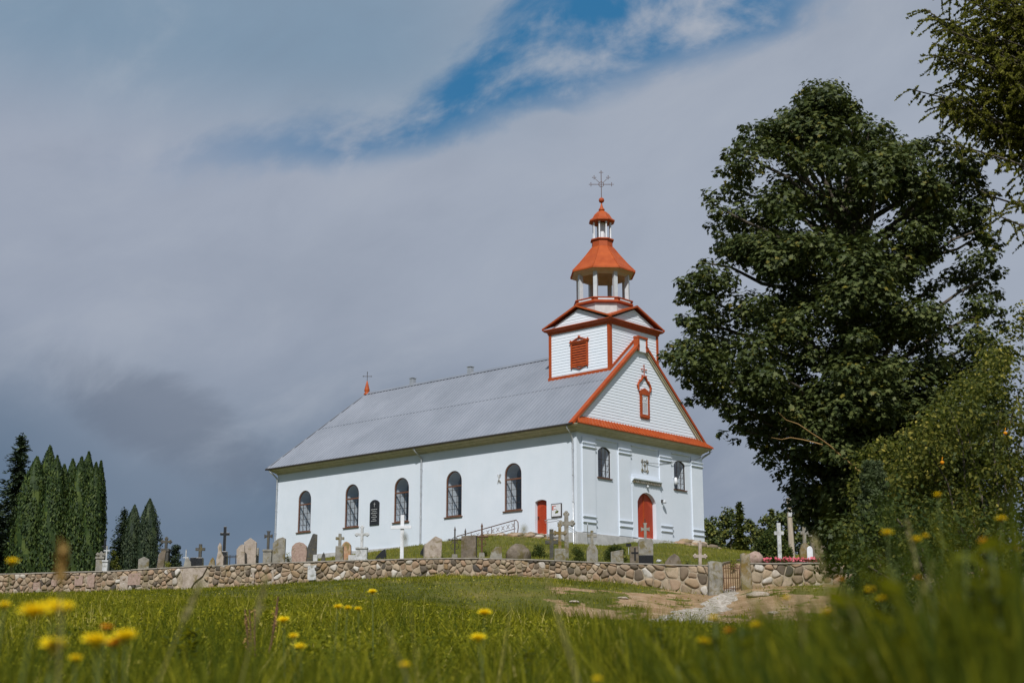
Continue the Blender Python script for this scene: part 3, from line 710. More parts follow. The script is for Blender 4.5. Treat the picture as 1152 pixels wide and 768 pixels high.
def archdoor(spec, tr, dep, name, boards=True):
    x0, x1, z0, zs, za = spec; cx = (x0+x1)/2
    mb = MB(); ap = archpts(x0, x1, zs, za)
    for lo, hi in ((x0, cx-.006), (cx+.006, x1)):
        pts = [(lo,z0)]+[(max(lo, min(hi, x)), z if lo <= x <= hi else (za if abs(x-cx) < .1 else z)) for x, z in ap if lo-.001 <= x <= hi+.001]
        if lo == x0: pts += [(hi, za-.005), (hi, z0)]
        else: pts = [(lo,z0),(lo,za-.005)]+[p for p in pts[1:]]+[(hi,z0)]
        n = len(pts); P = [tr(x,z,dep) for x, z in pts]+[tr(x,z,dep+.05) for x, z in pts]
        mb.add(P, [tuple(range(n))]+[(i,i+n,(i+1)%n+n,(i+1)%n) for i in range(n)])
    d = mb.build(name, MT['door'], church)
    mb = MB()
    for s in (-1, 1):   # herringbone board battens
        z = z0+.1
        while z < zs+.1:
            xa, xb = cx+s*.04, cx+s*((x1-x0)/2-.06); zb = z+(abs(xb-xa))*.75*(1)
            if zb < za-.3: 
                a = Vector(tr(xa,zb,dep-.008)); b = Vector(tr(xb,z,dep-.008)); n_ = Vector(tr(0,0,-1)); mb.bar(a, b, .022, .02, up=tuple(n_))
            z += .17
    mb.build('board', MT['door'], d)
    return d
fd = archdoor(FD, front_tr, .14, 'door')
mb = MB(); mb.ball((6.78,.10,1.15), .05, 2); mb.box(6.74,6.82,.11,.135,1.02,1.3); mb.build('handle', MT['darkmetal'], fd)
mb = MB(); mb.box(6.67,6.73,.10,.135,.1,2.85); mb.build('astragal', MT['orange'], fd)
sdr = archdoor(SD, side_tr, .22, 'door')
mb = MB(); mb.bar((.17,3.26,1.0),(.17,3.26,1.15),.03,.05); mb.bar((.12,3.26,1.1),(.12,3.13,1.1),.03,.03); mb.build('handle', MT['darkmetal'], sdr)
# steps at the doors
mb = MB(); mb.box(5.3,8.1,-.9,-.105,-.5,-.07); mb.box(5.0,8.4,-1.4,-.905,-.6,-.22); mb.build('doorstep', MT['plinth'], church, bevel=.02)
# relief above the door
mb = MB(); E0 = 6.72
for sx_ in (-1, 1):
    for z in (4.32, 4.92):
        mb.ball((E0+sx_*.30, -.03, z), .10, 1, (1,.35,1.2)); mb.ball((E0+sx_*.22, -.03, z+(.09 if z > 4.6 else -.09)), .06, 1, (1,.4,1))
mb.tube([(E0+.28*math.cos(a*PI/8), -.025, 4.62+.34*math.sin(a*PI/8)) for a in range(17)], .022, 6)
mb.box(E0-.03, E0+.03, -.05, -.003, 4.40, 4.86); mb.box(E0-.13, E0+.13, -.048, -.003, 4.66, 4.72)
mb.build('relief_emblem', MT['grey'], church)
mb = MB(); mb.tube([(6.8,-.06,4.86),(8.2,-.12,4.92),(9.5,-.14,5.18),(12.0,-.16,5.55),(13.6,-.5,6.3)], .014, 5); mb.build('cable', MT['darkmetal'], church)
def lamp(x, z):
    mb = MB(); mb.box(x-.06, x+.06, -.17, -.095, z-.05, z+.12); mb.tube([(x,-.16,z+.06),(x,-.30,z+.08)], .02, 6)
    l = mb.build('wall_lamp', MT['darkmetal'], church); mb = MB(); mb.lathe([(.03,z+.10),(.10,z+.02),(.13,z-.12),(.0,z-.13)], 10, (x,-.32)); mb.build('lamp_shade', MT['greypaint'], l)
lamp(8.32, 2.5); 
mb = MB(); mb.ball((6.7,-.24,3.30), .09, 2); mb.tube([(6.7,-.14,3.38),(6.7,-.24,3.38)], .02, 6); mb.build('door_lamp', MT['greypaint'], church)
mb = MB(); mb.lathe([(.02,3.72),(.10,3.75),(.13,3.95),(.09,4.15),(.02,4.2)], 10, (9.75,-.22)); mb.tube([(9.75,-.2,4.15),(9.75,-.0,4.2)], .02, 6); mb.build('loudspeaker', MT['white'], church)
# plaque, sign board and anchor on the side wall
mb = MB(); pp = [(17.5,1.62)]+archpts(17.5,18.43,3.12,3.34)+[(18.43,1.62)]; mb.prism([(y,z) for y, z in pp], -.06, -.003, 'x')
pq = mb.build('memorial_plaque', MT['dark'], church)
mb = MB(); mb.box(-.068,-.061,17.95,17.98,2.85,3.15); mb.box(-.068,-.061,17.88,18.05,3.03,3.06)
for i, wdt in enumerate((.55,.42,.58,.36,.5,.3,.46)):
    z = 2.66-i*.13; q = 17.97-wdt/2
    while q < 17.97+wdt/2: w2 = random.uniform(.04,.11); mb.box(-.068,-.061,q,q+w2,z,z+.045); q += w2+.04
mb.build('inscription', MT['whitestone'], pq)
mb = MB(); mb.box(-.07,-.005,1.18,2.0,.98,1.80); sb = mb.build('notice_board', MT['darkmetal'], church)
mb = MB(); mb.box(-.082,-.071,1.23,1.95,1.03,1.75); sp2 = mb.build('board_sheet', MT['white'], sb)
mb = MB(); mb.prism([(1.45,1.22),(1.68,1.2),(1.64,1.34),(1.56,1.32),(1.55,1.48),(1.50,1.36),(1.38,1.34)][::1], -.088, -.0825, 'x'); mb.build('leaf_mark', MT['yellowshrub'], sp2)
mb = MB(); mb.box(-.088,-.0825,1.80,1.90,1.40,1.68); mb.box(-.088,-.0825,1.60,1.78,1.64,1.68); mb.box(-.088,-.0825,1.62,1.76,1.44,1.47); mb.build('printed_lines', MT['door'], sp2)
mb = MB()
for s in (-1, 1): mb.tube([(-.03,6.34-.13*s,4.02),(-.05,6.34,3.75),(-.03,6.34+.13*s,3.48)], .035, 6)
mb.tube([(-.03,6.34,4.02),(-.03,6.34,3.48)], .02, 6); mb.build('wall_anchor', MT['whitestone'], church)

# ------------------------------------------------------------------ tower
TX, TY, TW = 6.5, 3.0, 2.53
def rz_(X, Y): return roofz(X)
tw = MB(); TE = 13.72
def tf(k):      # four tower faces; local x along face, inward positive
    return {0: (lambda x, z, i: (TX+x, TY-TW+i, z)), 1: (lambda x, z, i: (TX-TW+i, TY-x, z)), 2: (lambda x, z, i: (TX-x, TY+TW-i, z)), 3: (lambda x, z, i: (TX+TW-i, TY+x, z))}[k]
for k in range(4):
    tr = tf(k)
    tw.add([tr(-TW,9.5,0), tr(TW,9.5,0), tr(TW,TE,0), tr(-TW,TE,0)], [(0,1,2,3)])
    clap(tw, tr, lambda z: -TW, lambda z: TW, 9.6, TE)
tower = tw.build('tower', MT['siding'], church, fix=False)
ZJ = roofz(TX-TW)
mb = MB()
for k in range(4):
    tr = tf(k)
    for s in (-1, 1):
        a = s*TW; lo, hi = (a-.04, a+.16) if s < 0 else (a-.16, a+.04)
        zb = ZJ-.25 
        mb.hexa([tr(lo,zb,-.065+.003*s), tr(hi,zb,-.065+.003*s), tr(hi,zb,.0), tr(lo,zb,.0), tr(lo,TE,-.065+.003*s), tr(hi,TE,-.065+.003*s), tr(hi,TE,0), tr(lo,TE,0)])
mb.build('corner_board', MT['orange'], tower)
mb = MB()
xo = TX-TW-.08
mb.box(xo, xo+.07, TY-TW-.1, TY+TW+.1, roofz(xo)-.06, roofz(xo)+.20)
for X0_, X1_ in ((TX-TW, TX), (TX+TW, TX)):      # following the slope on the front
    mb.bar((X0_, TY-TW-.05, roofz(X0_)+.1), (X1_, TY-TW-.05, roofz(X1_)+.1), .08, .16, up=(0,0,1))
mb.build('base_flashing', MT['orange'], tower)
mb = MB(); ov = .34
pc_ = [(0,TE-.16),(.08,TE-.16),(.12,TE-.02),(.26,TE+.04),(ov,TE+.12),(ov,TE+.17),(0,TE+.17)]
sw = sweep(pc_, TX-TW, TX+TW, TY-TW, TY+TW); sw.build('tower_cornice', MT['orange'], tower)
# cross-gabled top
PA = TE+1.32
mb = MB(); a_ = TW+.0
for k in range(4):
    tr = tf(k); mb.add([tr(-a_,TE+.16,-.06), tr(a_,TE+.16,-.06), tr(0,PA-.12,-.06)], [(0,1,2)])
    f = (PA-.12-TE-.16)/a_
    clap(mb, lambda x, z, i: tr(x, z, i-.06), lambda z: -(PA-.12-z)/f, lambda z: (PA-.12-z)/f, TE+.18, PA-.15, .19)
mb.build('pediment', MT['siding'], tower, fix=False)
mb = MB()
for k in range(4):
    tr = tf(k); b = TW+ov+.06
    for s in (-1, 1):
        for (w0, h0) in ((.0,.0),):
            P0, P1 = (s*b, TE+.17), (0, PA)
            nx, nz_ = -(P1[1]-P0[1]), (P1[0]-P0[0]); l_ = math.hypot(nx, nz_); nx, nz_ = nx/l_, nz_/l_
            if nz_ < 0: nx, nz_ = -nx, -nz_
            q = [(P0[0],P0[1]), (P1[0],P1[1]), (0, PA+.13), (s*(b), TE+.17+.11)]
            o0, o1 = -ov, -ov+.07
            V8 = [tr(x,z,o0) for x, z in q]+[tr(x,z,o1) for x, z in q]
            mb.add(V8, [(0,1,2,3),(7,6,5,4),(0,4,5,1),(1,5,6,2),(2,6,7,3),(3,7,4,0)])
            # roof plane from this rake back to the centre
            C0 = tr(0, PA+.11, TW)
            mb.add([tr(s*b, TE+.17+.09, -ov), tr(0, PA+.11, -ov), C0], [(0,1,2)])
mb.build('cross_gable_roof', MT['orangeroof'], tower)
mb = MB(); mb.box(TX-TW-ov+.02, TX+TW+ov-.02, TY-TW-ov+.02, TY+TW+ov-.02, TE+.10, TE+.155); mb.build('gable_floor', MT['orange'], tower)
# louvred window on the side face
def louvre(k, xc):
    tr = tf(k); mb = MB()
    def bx(a, b, c, d, i0, i1): mb.hexa([tr(a,c,i0), tr(b,c,i0), tr(b,c,i1), tr(a,c,i1), tr(a,d,i0), tr(b,d,i0), tr(b,d,i1), tr(a,d,i1)])
    z0, z1, h = 11.12, 12.72, .72
    bx(xc-h, xc-h+.12, z0, z1, -.11, -.0); bx(xc+h-.12, xc+h, z0, z1, -.11, -.0); bx(xc-h+.12, xc+h-.12, z1-.1, z1, -.11, -.0); bx(xc-h+.12, xc+h-.12, z0, z0+.1, -.11, -.0)
    bx(xc-h-.08, xc+h+.08, z1+.0, z1+.07, -.16, -.0)
    for sx_ in (-1,0,1): 
        c = Vector(tr(xc+sx_*(h), z1+(.14 if sx_ else .34), -.08)); mb.ball(c, .07 if sx_ else .10, 1)
    mb.tube([tr(xc-h+.05,z1+.08,-.08), tr(xc-.35,z1+.18,-.08), tr(xc,z1+.32,-.08), tr(xc+.35,z1+.18,-.08), tr(xc+h-.05,z1+.08,-.08)], .045, 6)
    mb.tube([tr(xc-h+.1,z0-.0,-.08), tr(xc-.3,z0-.06,-.08), tr(xc,z0-.18,-.08), tr(xc+.3,z0-.06,-.08), tr(xc+h-.1,z0-.0,-.08)], .04, 6)
    for s in (-1,1): mb.ball(tr(xc+s*(h-.04), z0-.08, -.08), .06, 1)
    lv = mb.build('louvre_window', MT['orange'], tower)
    mb = MB(); z = z0+.14
    while z < z1-.14:
        mb.hexa([tr(xc-h+.12,z,-.085), tr(xc+h-.12,z,-.085), tr(xc+h-.12,z,-.07), tr(xc-h+.12,z,-.07), tr(xc-h+.12,z+.12,-.035), tr(xc+h-.12,z+.12,-.035), tr(xc+h-.12,z+.12,-.02), tr(xc-h+.12,z+.12,-.02)]); z += .165
    mb.build('slats', MT['orange'], lv)
    mb = MB(); mb.add([tr(xc-h+.12,z0+.1,-.032), tr(xc+h-.12,z0+.1,-.032), tr(xc+h-.12,z1-.1,-.032), tr(xc-h+.12,z1-.1,-.032)], [(0,1,2,3)]); mb.build('opening_shade_sheet', MT['dark'], lv)  # flat black sheet stands in for the shade behind the slats
louvre(1, .05); louvre(3, 0)
# octagonal lantern
O8 = PI/8
R8 = lambda flat: flat/math.cos(PI/8)
mb = MB(); mb.lathe([(R8(1.72),14.1),(R8(1.72),15.44),(R8(1.80),15.46)], 8, (TX,TY), O8, smooth=False)
bel = mb.build('belfry_drum', MT['leaddrum'], church, fix=False)
mb = MB()
mb.lathe([(R8(1.72)+.0,15.42),(R8(1.92),15.45),(R8(1.92),15.56),(R8(1.86),15.56),(R8(1.86),15.71),(R8(1.92),15.71),(R8(1.92),15.78),(.01,15.78)], 8, (TX,TY), O8, False)
mb.build('belfry_floor', MT['orange'], church, fix=False)
mb = MB()
for k in range(8):
    a0, a1 = O8+k*PI/4, O8+(k+1)*PI/4; r = R8(1.868)-.0
    p = [Vector((TX+r*math.cos(a), TY+r*math.sin(a), 0)) for a in (a0, a1)]; 
    u = (p[1]-p[0]); q0 = p[0]+u*.16; q1 = p[1]-u*.16
    mb.bar(q0+Vector((0,0,15.635)), q1+Vector((0,0,15.635)), .05, .09)
mb.build('floor_panel', MT['white'], church)
for k in range(8):
    a = O8+k*PI/4; r = 1.68; cx_, cy_ = TX+r*math.cos(a), TY+r*math.sin(a)
    mb = MB(); tx_, ty_ = -math.sin(a), math.cos(a); rx, ry = math.cos(a), math.sin(a)
    def pr(h, z): return [(cx_+tx_*h*i+rx*h*j, cy_+ty_*h*i+ry*h*j, z) for i, j in ((-1,-1),(1,-1),(1,1),(-1,1))]
    mb.hexa(pr(.13,15.782)+pr(.13,17.66)); mb.build('belfry_column', MT['greypaint'], church, bevel=.01)
mb = MB(); mb.lathe([(R8(1.35),17.5),(R8(1.55),17.45),(R8(1.72),17.6),(R8(1.98),17.68),(R8(2.04),17.78)], 8, (TX,TY), O8, False)
mb.lathe([(R8(1.35),17.5),(R8(.9),17.9),(.01,18.0)], 8, (TX,TY), O8, False)
be = mb.build('belfry_cornice', MT['beige'], church, fix=False)
mb = MB(); mb.lathe([(R8(1.95),17.74),(R8(2.10),17.70),(R8(2.10),17.80),(R8(1.62),18.36),(R8(1.12),19.02),(R8(.78),19.50),(R8(.68),19.62)], 8, (TX,TY), O8, False)
for k in range(8):
    a = O8+k*PI/4; pts = [(2.10,17.80),(1.62,18.36),(1.12,19.02),(.78,19.50),(.68,19.62)]
    mb.tube([(TX+R8(r)*math.cos(a), TY+R8(r)*math.sin(a), z+.01) for r, z in pts], .028, 5)
sr = mb.build('bell_roof', MT['orangeroof'], church)
mb = MB(); mb.lathe([(R8(.68),19.58),(R8(.66),20.08),(R8(.76),20.10),(R8(.76),20.18),(.01,20.18)], 8, (TX,TY), O8, False); mb.build('lantern_base', MT['orange'], sr, fix=False)
for k in range(8):
    a = O8+k*PI/4; mb = MB(); mb.lathe([(.075,20.19),(.06,20.3),(.055,21.2),(.075,21.38)], 8, (TX+.60*math.cos(a), TY+.60*math.sin(a))); mb.build('colonnette', MT['white'], church)
mb = MB(); mb.lathe([(.22,20.19),(.22,21.38)], 8, (TX,TY), O8, False); mb.build('lantern_core', MT['white'], church)
mb = MB(); mb.lathe([(.3,21.42),(R8(.70),21.36),(R8(.84),21.44),(R8(.84),21.52),(R8(.66),21.66),(R8(.50),21.95),(R8(.28),22.18),(R8(.14),22.26)], 8, (TX,TY), O8, False)
mb.lathe([(.14,22.24),(.21,22.30),(.20,22.38),(.11,22.5),(.055,22.72),(.03,22.86)], 14, (TX,TY))
cp = mb.build('lantern_roof', MT['orangeroof'], church)
mb = MB(); mb.ball((TX,TY,23.02), .19, 3); mb.build('ball', MT['orange'], cp)
mb = MB(); CZ0 = 24.16
ax_ = Vector((math.cos(R(-47.5)), math.sin(R(-47.5)), 0))     # cross plane faces the meadow
def cp_(u, z): return (TX+ax_.x*u, TY+ax_.y*u, z)
mb.tube([cp_(0,23.15), cp_(0,25.1)], .024, 6); mb.tube([cp_(-.75,CZ0), cp_(.75,CZ0)], .02, 6)
mb.tube([cp_(.17*math.cos(a*PI/8), CZ0+.17*math.sin(a*PI/8)) for a in range(17)], .02, 6)
for ang in (45, 135): mb.tube([cp_(.15*math.cos(R(ang)), CZ0+.15*math.sin(R(ang))), cp_(.62*math.cos(R(ang)), CZ0+.62*math.sin(R(ang)))], .015, 5)
for u, z in ((.70,CZ0),(-.70,CZ0),(0,CZ0+.86),(.48,CZ0+.5),(-.48,CZ0+.5)):
    mb.tube([cp_(u-.12,z), cp_(u+.12,z)], .016, 5); mb.tube([cp_(u,z-.12), cp_(u,z+.12)], .016, 5)
    for du, dz in ((.12,0),(-.12,0),(0,.12),(0,-.12)): mb.ball(cp_(u+du,z+dz), .03, 1)
mb.build('tower_cross', MT['rust'], church)

# ------------------------------------------------------------------ rails by the side door
def local_side(px, py, X):
    n = np.array([lx[0], lx[1], 0]); O = np.array([*cw(X, 0), CZ]); r = ray(px, py); p = r*(O@n)/(r@n)-O
    return float(p[:2]@ly), float(p[2])
def clink(o):      # things placed in church coordinates but standing on their own
    return o
def own(name, X, Y, Z, label, cat, group=None):
    q = cw(X, Y); e = empty(name, (q[0], q[1], CZ+Z), CH_ANG); return tag(e, label, cat, group)
y0, z0 = local_side(580, 584.6, -1.3); y1, z1 = local_side(514, 603, -1.3); y2, z2 = local_side(580, 594, -1.3)
rl = own('railing', -1.3, y0, 0, 'scrollwork iron railing sloping down left of the small side door', 'railing')
mb = MB(); dY = y1-y0; sl_ = (z1-z0)/dY
mb.tube([(0,0-.15,z0-.9),(0,-.22,z0-.45),(0,-.2,z0-.15),(0,-.05,z0)]+[(0,dY*t_,z0+(z1-z0)*t_) for t_ in (.1,.5,1)], .03, 8)
mb.tube([(0,0,z0-.52),(0,dY,z1-.52)], .022, 6)
mb.build('handrail', MT['rust'], rl)
for t_ in (.02, .4, .75, 1):
    mb = MB(); mb.tube([(0,dY*t_,z0+(z1-z0)*t_-1.3),(0,dY*t_,z0+(z1-z0)*t_)], .02, 6); mb.build('post', MT['rust'], rl)
mb = MB(); t_ = .04
while t_ < .97:
    zc = z0+(z1-z0)*t_-.28; yc = dY*t_; 
    for s in (-1, 1):
        mb.tube([(0,yc+s*.14,zc+.12),(0,yc+s*.04,zc+.07),(0,yc+s*.03,zc-.07),(0,yc+s*.14,zc-.12)], .012, 5); mb.tube([(0,yc-.13,zc+.11*s),(0,yc,zc+.04*s),(0,yc+.13,zc+.11*s)], .012, 5)
    t_ += .085
mb.build('scroll', MT['rust'], rl)
y0, z0 = local_side(616.4, 584, -.9); y1, z1 = local_side(649, 598, -.9)
rl = own('handrail', -.9, y0, 0, 'plain double handrail stepping down right of the small side door', 'railing')
mb = MB(); mb.tube([(0,.25,z0-.06),(0,0,z0),(0,(y1-y0)*.3,z0-.02),(0,y1-y0,z1)], .028, 8); mb.tube([(0,.2,z0-.18),(0,(y1-y0)*.3,z0-.14),(0,y1-y0,z1-.12)], .02, 8); mb.build('rail', MT['pipe'], rl)
for k_, zk in ((.05,z0),(y1-y0,z1)):
    mb = MB(); mb.tube([(0,k_,zk-1.5),(0,k_,zk-.02)], .022, 6); mb.build('post', MT['pipe'], rl)
mb = MB(); q = cw(.1, -.7); mb.tube([(0,0,-1.0),(0,0,.05),(0,-.25,.30),(0,-.12,.42),(0,0,.42)], .028, 6)
o = mb.build('bent_rail', MT['pipe'], None, loc=(q[0], q[1], CZ+.05)); tag(o, 'short bent metal rail standing at the church corner beside the drainpipe', 'railing')
# rough stone footings as things
def rock(c, r, seed, sc=(1,1,1), sub=3, amp=.28):
    bm = bmesh.new(); bmesh.ops.create_icosphere(bm, subdivisions=sub, radius=1)
    vs = []
    for v in bm.verts:
        p = v.co.copy(); n1 = noise.noise(p*1.3+Vector((seed*3.1, seed, 0))); n2 = noise.noise(p*3.1+Vector((seed, 5, seed*2.2)))
        k = 1+amp*n1+amp*.4*n2; vs.append((c[0]+p.x*k*r*sc[0], c[1]+p.y*k*r*sc[1], c[2]+p.z*k*r*sc[2]))
    fs = [tuple(v.index for v in f.verts) for f in bm.faces]; bm.free(); return vs, fs
def rockmesh(name, spots, mat, parent=None, sub=3, loc=None):
    V = []; Fc = []; rn = []
    for i, (c, r, sc) in enumerate(spots):
        v, f = rock(c, r, i*1.37+r*10, sc, sub); b = len(V); V += v; Fc += [tuple(k+b for k in q) for q in f]; rn += [random.random()]*len(f)
    me = bpy.data.meshes.new(name); me.from_pydata(V, [], Fc); me.polygons.foreach_set('use_smooth', [True]*len(Fc))
    a = me.attributes.new('rnd', 'FLOAT', 'FACE'); a.data.foreach_set('value', rn); me.materials.append(mat); me.update()
    o = bpy.data.objects.new(name, me)
    if loc is not None: o.location = loc
    return link(o, parent)
sp_ = []
for i in range(46):
    X = random.uniform(8.3, 12.9); Y = random.uniform(-1.9, -.8); q = cw(X, Y); r = random.uniform(.16,.34)
    sp_.append(((q[0], q[1], CZ-.42+random.uniform(0,.38)*(1 if Y > -1.3 else .4)), r, (1.3,1.1,.7)))
tag(rockmesh('stone_footing', sp_, MT['stones'], None, 2), 'low dry-stone edging in front of the church right of the red front door', 'stone edging')
sp_ = []
for i in range(110):
    Y = random.uniform(1.8, 8.0); X = random.uniform(-3.4, -.7); q = cw(X, Y); r = random.uniform(.09,.24)
    sp_.append(((q[0], q[1], gz(q[0], q[1])+r*.2), r, (1.3,1.1,.6)))
tag(rockmesh('rubble_bank', sp_, MT['stones'], None, 2), 'bank of small rubble below the narrow side door of the church', 'rubble')

# ------------------------------------------------------------------ churchyard wall
MOR = MT['mortar']
def drywall(pts, name, label, slabs=()):
    w_ = empty(name, (pts[0][0], pts[0][1], pts[0][3])); tag(w_, label, 'stone wall', 'field-stone churchyard wall')
    inv = Vector((-pts[0][0], -pts[0][1], -pts[0][3])); T = .55
    xs = np.array([p[0] for p in pts]); ys = np.array([p[1] for p in pts]); ts = np.array([p[2] for p in pts]); bs = np.array([p[3] for p in pts])
    sl = np.concatenate([[0], np.cumsum(np.hypot(np.diff(xs), np.diff(ys)))])
    def P(s, z, o): # z: 0..1 between foot and top, o: offset outward (towards camera)
        x = np.interp(s, sl, xs); y = np.interp(s, sl, ys); x2 = np.interp(s+.05, sl, xs); x1 = np.interp(s-.05, sl, xs); y2 = np.interp(s+.05, sl, ys); y1 = np.interp(s-.05, sl, ys)
        d = Vector((x2-x1, y2-y1, 0)).normalized(); n = Vector((d.y, -d.x, 0))
        zt = np.interp(s, sl, ts); zb = np.interp(s, sl, bs)
        return Vector((x, y, 0))+n*o+inv+Vector((0,0,zb+(zt-zb)*z)), d, n
    mb = MB(); ss = list(np.linspace(0, sl[-1], 40))
    r_ = []
    for s in ss: r_.append([P(s,-.6,0.0)[0], P(s,.93,0)[0], P(s,.93,-T)[0], P(s,-.6,-T)[0]])
    for a, b in zip(r_, r_[1:]): mb.add(a+b, [(0,4,5,1),(1,5,6,2),(2,6,7,3),(3,7,4,0)])
    mb.add(r_[0], [(0,1,2,3)]); mb.add(r_[-1], [(3,2,1,0)])
    mb.build('core', MOR, w_)
    PF_ = lambda s_, z_, o_: P(s_, z_, o_)[0]
    V = []; Fc = []; rn = []
    ico = bmesh.new(); bmesh.ops.create_icosphere(ico, subdivisions=2, radius=1); iv = [v.co.copy() for v in ico.verts]; if_ = [tuple(v.index for v in f.verts) for f in ico.faces]; ico.free()
    Hm = lambda s: np.interp(s, sl, ts)-np.interp(s, sl, bs)
    big = 1.35 if sl[-1] < 20 else 1.0
    pts_ = []; s = -.2
    rs_ = random.Random(int(sl[-1]*10))
    cell = .27
    while s < sl[-1]+.2:
        bg_ = big*(1.0+.55*min(1, max(0, (s-sl[-1]*.86)/(sl[-1]*.14)))) if big == 1 else 1.7
        z = -.15
        while z < 1.5: pts_.append((s+rs_.uniform(-.45,.45)*cell*bg_, z+rs_.uniform(-.42,.42)*cell*bg_*.8)); z += cell*bg_*.74
        s += cell*bg_*.98
    pts_ = [p for p in pts_ if rs_.random() > .17]
    A_ = np.array(pts_); k = 0
    for i, (sx0, sz0) in enumerate(pts_):
        sc_ = min(max(sx0, .02), sl[-1]-.02); H = Hm(sc_)
        if sx0 < 0 or sx0 > sl[-1] or sz0 > H+.1 or any(a < sx0 < b for a, b in slabs): continue
        poly = [(sx0-.6,-.3),(sx0+.6,-.3),(sx0+.6,H-.058),(sx0-.6,H-.058)]
        d2 = (A_[:,0]-sx0)**2+(A_[:,1]-sz0)**2
        for j in np.argsort(d2)[1:16]:
            mx_, mz_ = (sx0+A_[j,0])/2, (sz0+A_[j,1])/2; nx_, nz_ = A_[j,0]-sx0, A_[j,1]-sz0; out = []
            for q in range(len(poly)):
                P1, P2 = poly[q], poly[(q+1)%len(poly)]; e1 = (P1[0]-mx_)*nx_+(P1[1]-mz_)*nz_; e2 = (P2[0]-mx_)*nx_+(P2[1]-mz_)*nz_
                if e1 <= 0: out.append(P1)
                if e1*e2 < 0: t_ = e1/(e1-e2); out.append((P1[0]+(P2[0]-P1[0])*t_, P1[1]+(P2[1]-P1[1])*t_))
            poly = out
            if len(poly) < 3: break
        if len(poly) < 3: continue
        P_ = np.array(poly); c_ = P_.mean(0); P_[:,0] = np.clip(P_[:,0], .03, sl[-1]-.03)
        if (P_.max(0)-P_.min(0)).min() < .05: continue
        n_ = 18; L2 = np.concatenate([P_, P_[:1]]); seg = np.hypot(*np.diff(L2, axis=0).T); cum = np.concatenate([[0], np.cumsum(seg)]); tt_ = np.linspace(0, cum[-1], n_, endpoint=False)
        ring0 = np.stack([np.interp(tt_, cum, L2[:,0]), np.interp(tt_, cum, L2[:,1])], 1)
        ring0 = .14*(np.roll(ring0,1,0)+np.roll(ring0,-1,0))+.72*ring0
        dp = rs_.uniform(.03,.12); sh = rs_.uniform(.86,.95); tx_, tz_ = rs_.uniform(-.25,.25), rs_.uniform(-.15,.3); b = len(V); sd = k*1.7
        for sc2, o_ in ((sh,-.03),(sh*.98,dp*.45),(sh*.86,dp*.85),(sh*.55,dp*1.03),):
            for q in ring0:
                v2 = c_+(q-c_)*sc2; w3 = noise.noise(Vector((v2[0]*7+sd, v2[1]*7, sd)))*.025
                V.append(PF_(v2[0], v2[1]/Hm(min(max(v2[0],0),sl[-1])), o_+w3*(o_ > 0)+(tx_*(v2[0]-c_[0])+tz_*(v2[1]-c_[1]))*(o_ > 0)*.6))
        V.append(PF_(c_[0], c_[1]/Hm(min(max(c_[0],0),sl[-1])), dp*1.06))
        for rg in range(3): Fc += [(b+rg*n_+q, b+rg*n_+(q+1)%n_, b+(rg+1)*n_+(q+1)%n_, b+(rg+1)*n_+q) for q in range(n_)]
        Fc += [(b+3*n_+q, b+3*n_+(q+1)%n_, b+4*n_) for q in range(n_)]
        rn += [rs_.random()]*(4*n_); k += 1
    me = bpy.data.meshes.new('stones'); me.from_pydata(V, [], Fc); me.polygons.foreach_set('use_smooth', [random.random() > .0]*len(Fc))
    a = me.attributes.new('rnd', 'FLOAT', 'FACE'); a.data.foreach_set('value', rn); me.materials.append(MT['stones']); me.update()
    link(bpy.data.objects.new('stones', me), w_)
    mb = MB(); s = 0
    while s < sl[-1]:      # coping slabs
        w2 = min(random.uniform(.9,2.2), sl[-1]-s)
        if w2 < .2: break
        a, b = s+.006, s+w2-.006; dz = random.uniform(-.012,.012); e = random.uniform(.05,.10)
        p = []
        for zz in (-.055, .0):
            for q_, o_ in ((a,e),(b,e),(b,-T-.03),(a,-T-.03)): v = P(q_, 1, o_)[0]; v.z += zz+dz; p.append(v)
        mb.hexa(p); s += w2
    mb.build('coping', MT['coping'], w_, bevel=.01)
    return w_, P, sl, xs
s_of = lambda pts, px, d: None
def sval(px, W, pts):
    xs = np.array([p[0] for p in pts]); ys = np.array([p[1] for p in pts]); sl = np.concatenate([[0], np.cumsum(np.hypot(np.diff(xs), np.diff(ys)))])
    return float(np.interp(px, [w[0] for w in W], sl))
patch = (sval(203,WL,WLp), sval(234,WL,WLp)); slab1 = (sval(347.5,WL,WLp), sval(357,WL,WLp))
wl, PF, slw, _ = drywall(WLp, 'stone_wall', 'long field-stone churchyard wall running from the left edge to the gate', (patch, slab1))
def onwall(name, s0, s1, z0, z1, o, mat, poly=None):
    mb = MB(); p = []
    if poly: 
        V1 = [PF(s0+(s1-s0)*u, z, o)[0] for u, z in poly]; V2 = [PF(s0+(s1-s0)*u, z, 0)[0] for u, z in poly]; n = len(V1)
        mb.add(V1+V2, [tuple(range(n))]+[(i,i+n,(i+1)%n+n,(i+1)%n) for i in range(n)])
    else:
        for zz in (z0, z1):
            for q, oo in ((s0,o),(s1,o),(s1,0),(s0,0)): p.append(PF(q, zz, oo)[0])
        mb.hexa(p)
    return mb.build(name, mat, wl, bevel=.01)
onwall('plaster_patch', *patch, 0, 0, .09, MT['pale'], [(.0,.92),(1,.92),(.85,.55),(.55,.25),(.4,-.1),(.1,-.1),(.16,.4)])
onwall('white_slab', *slab1, .1, .80, .09, MT['whitestone'])
onwall('white_slab', sval(285,WL,WLp), sval(287.5,WL,WLp), .1, .72, .10, MT['pale']); onwall('white_slab', sval(297,WL,WLp), sval(309,WL,WLp), .68, .78, .10, MT['pale']); onwall('white_slab', sval(307,WL,WLp), sval(309.5,WL,WLp), .1, .66, .10, MT['pale'])
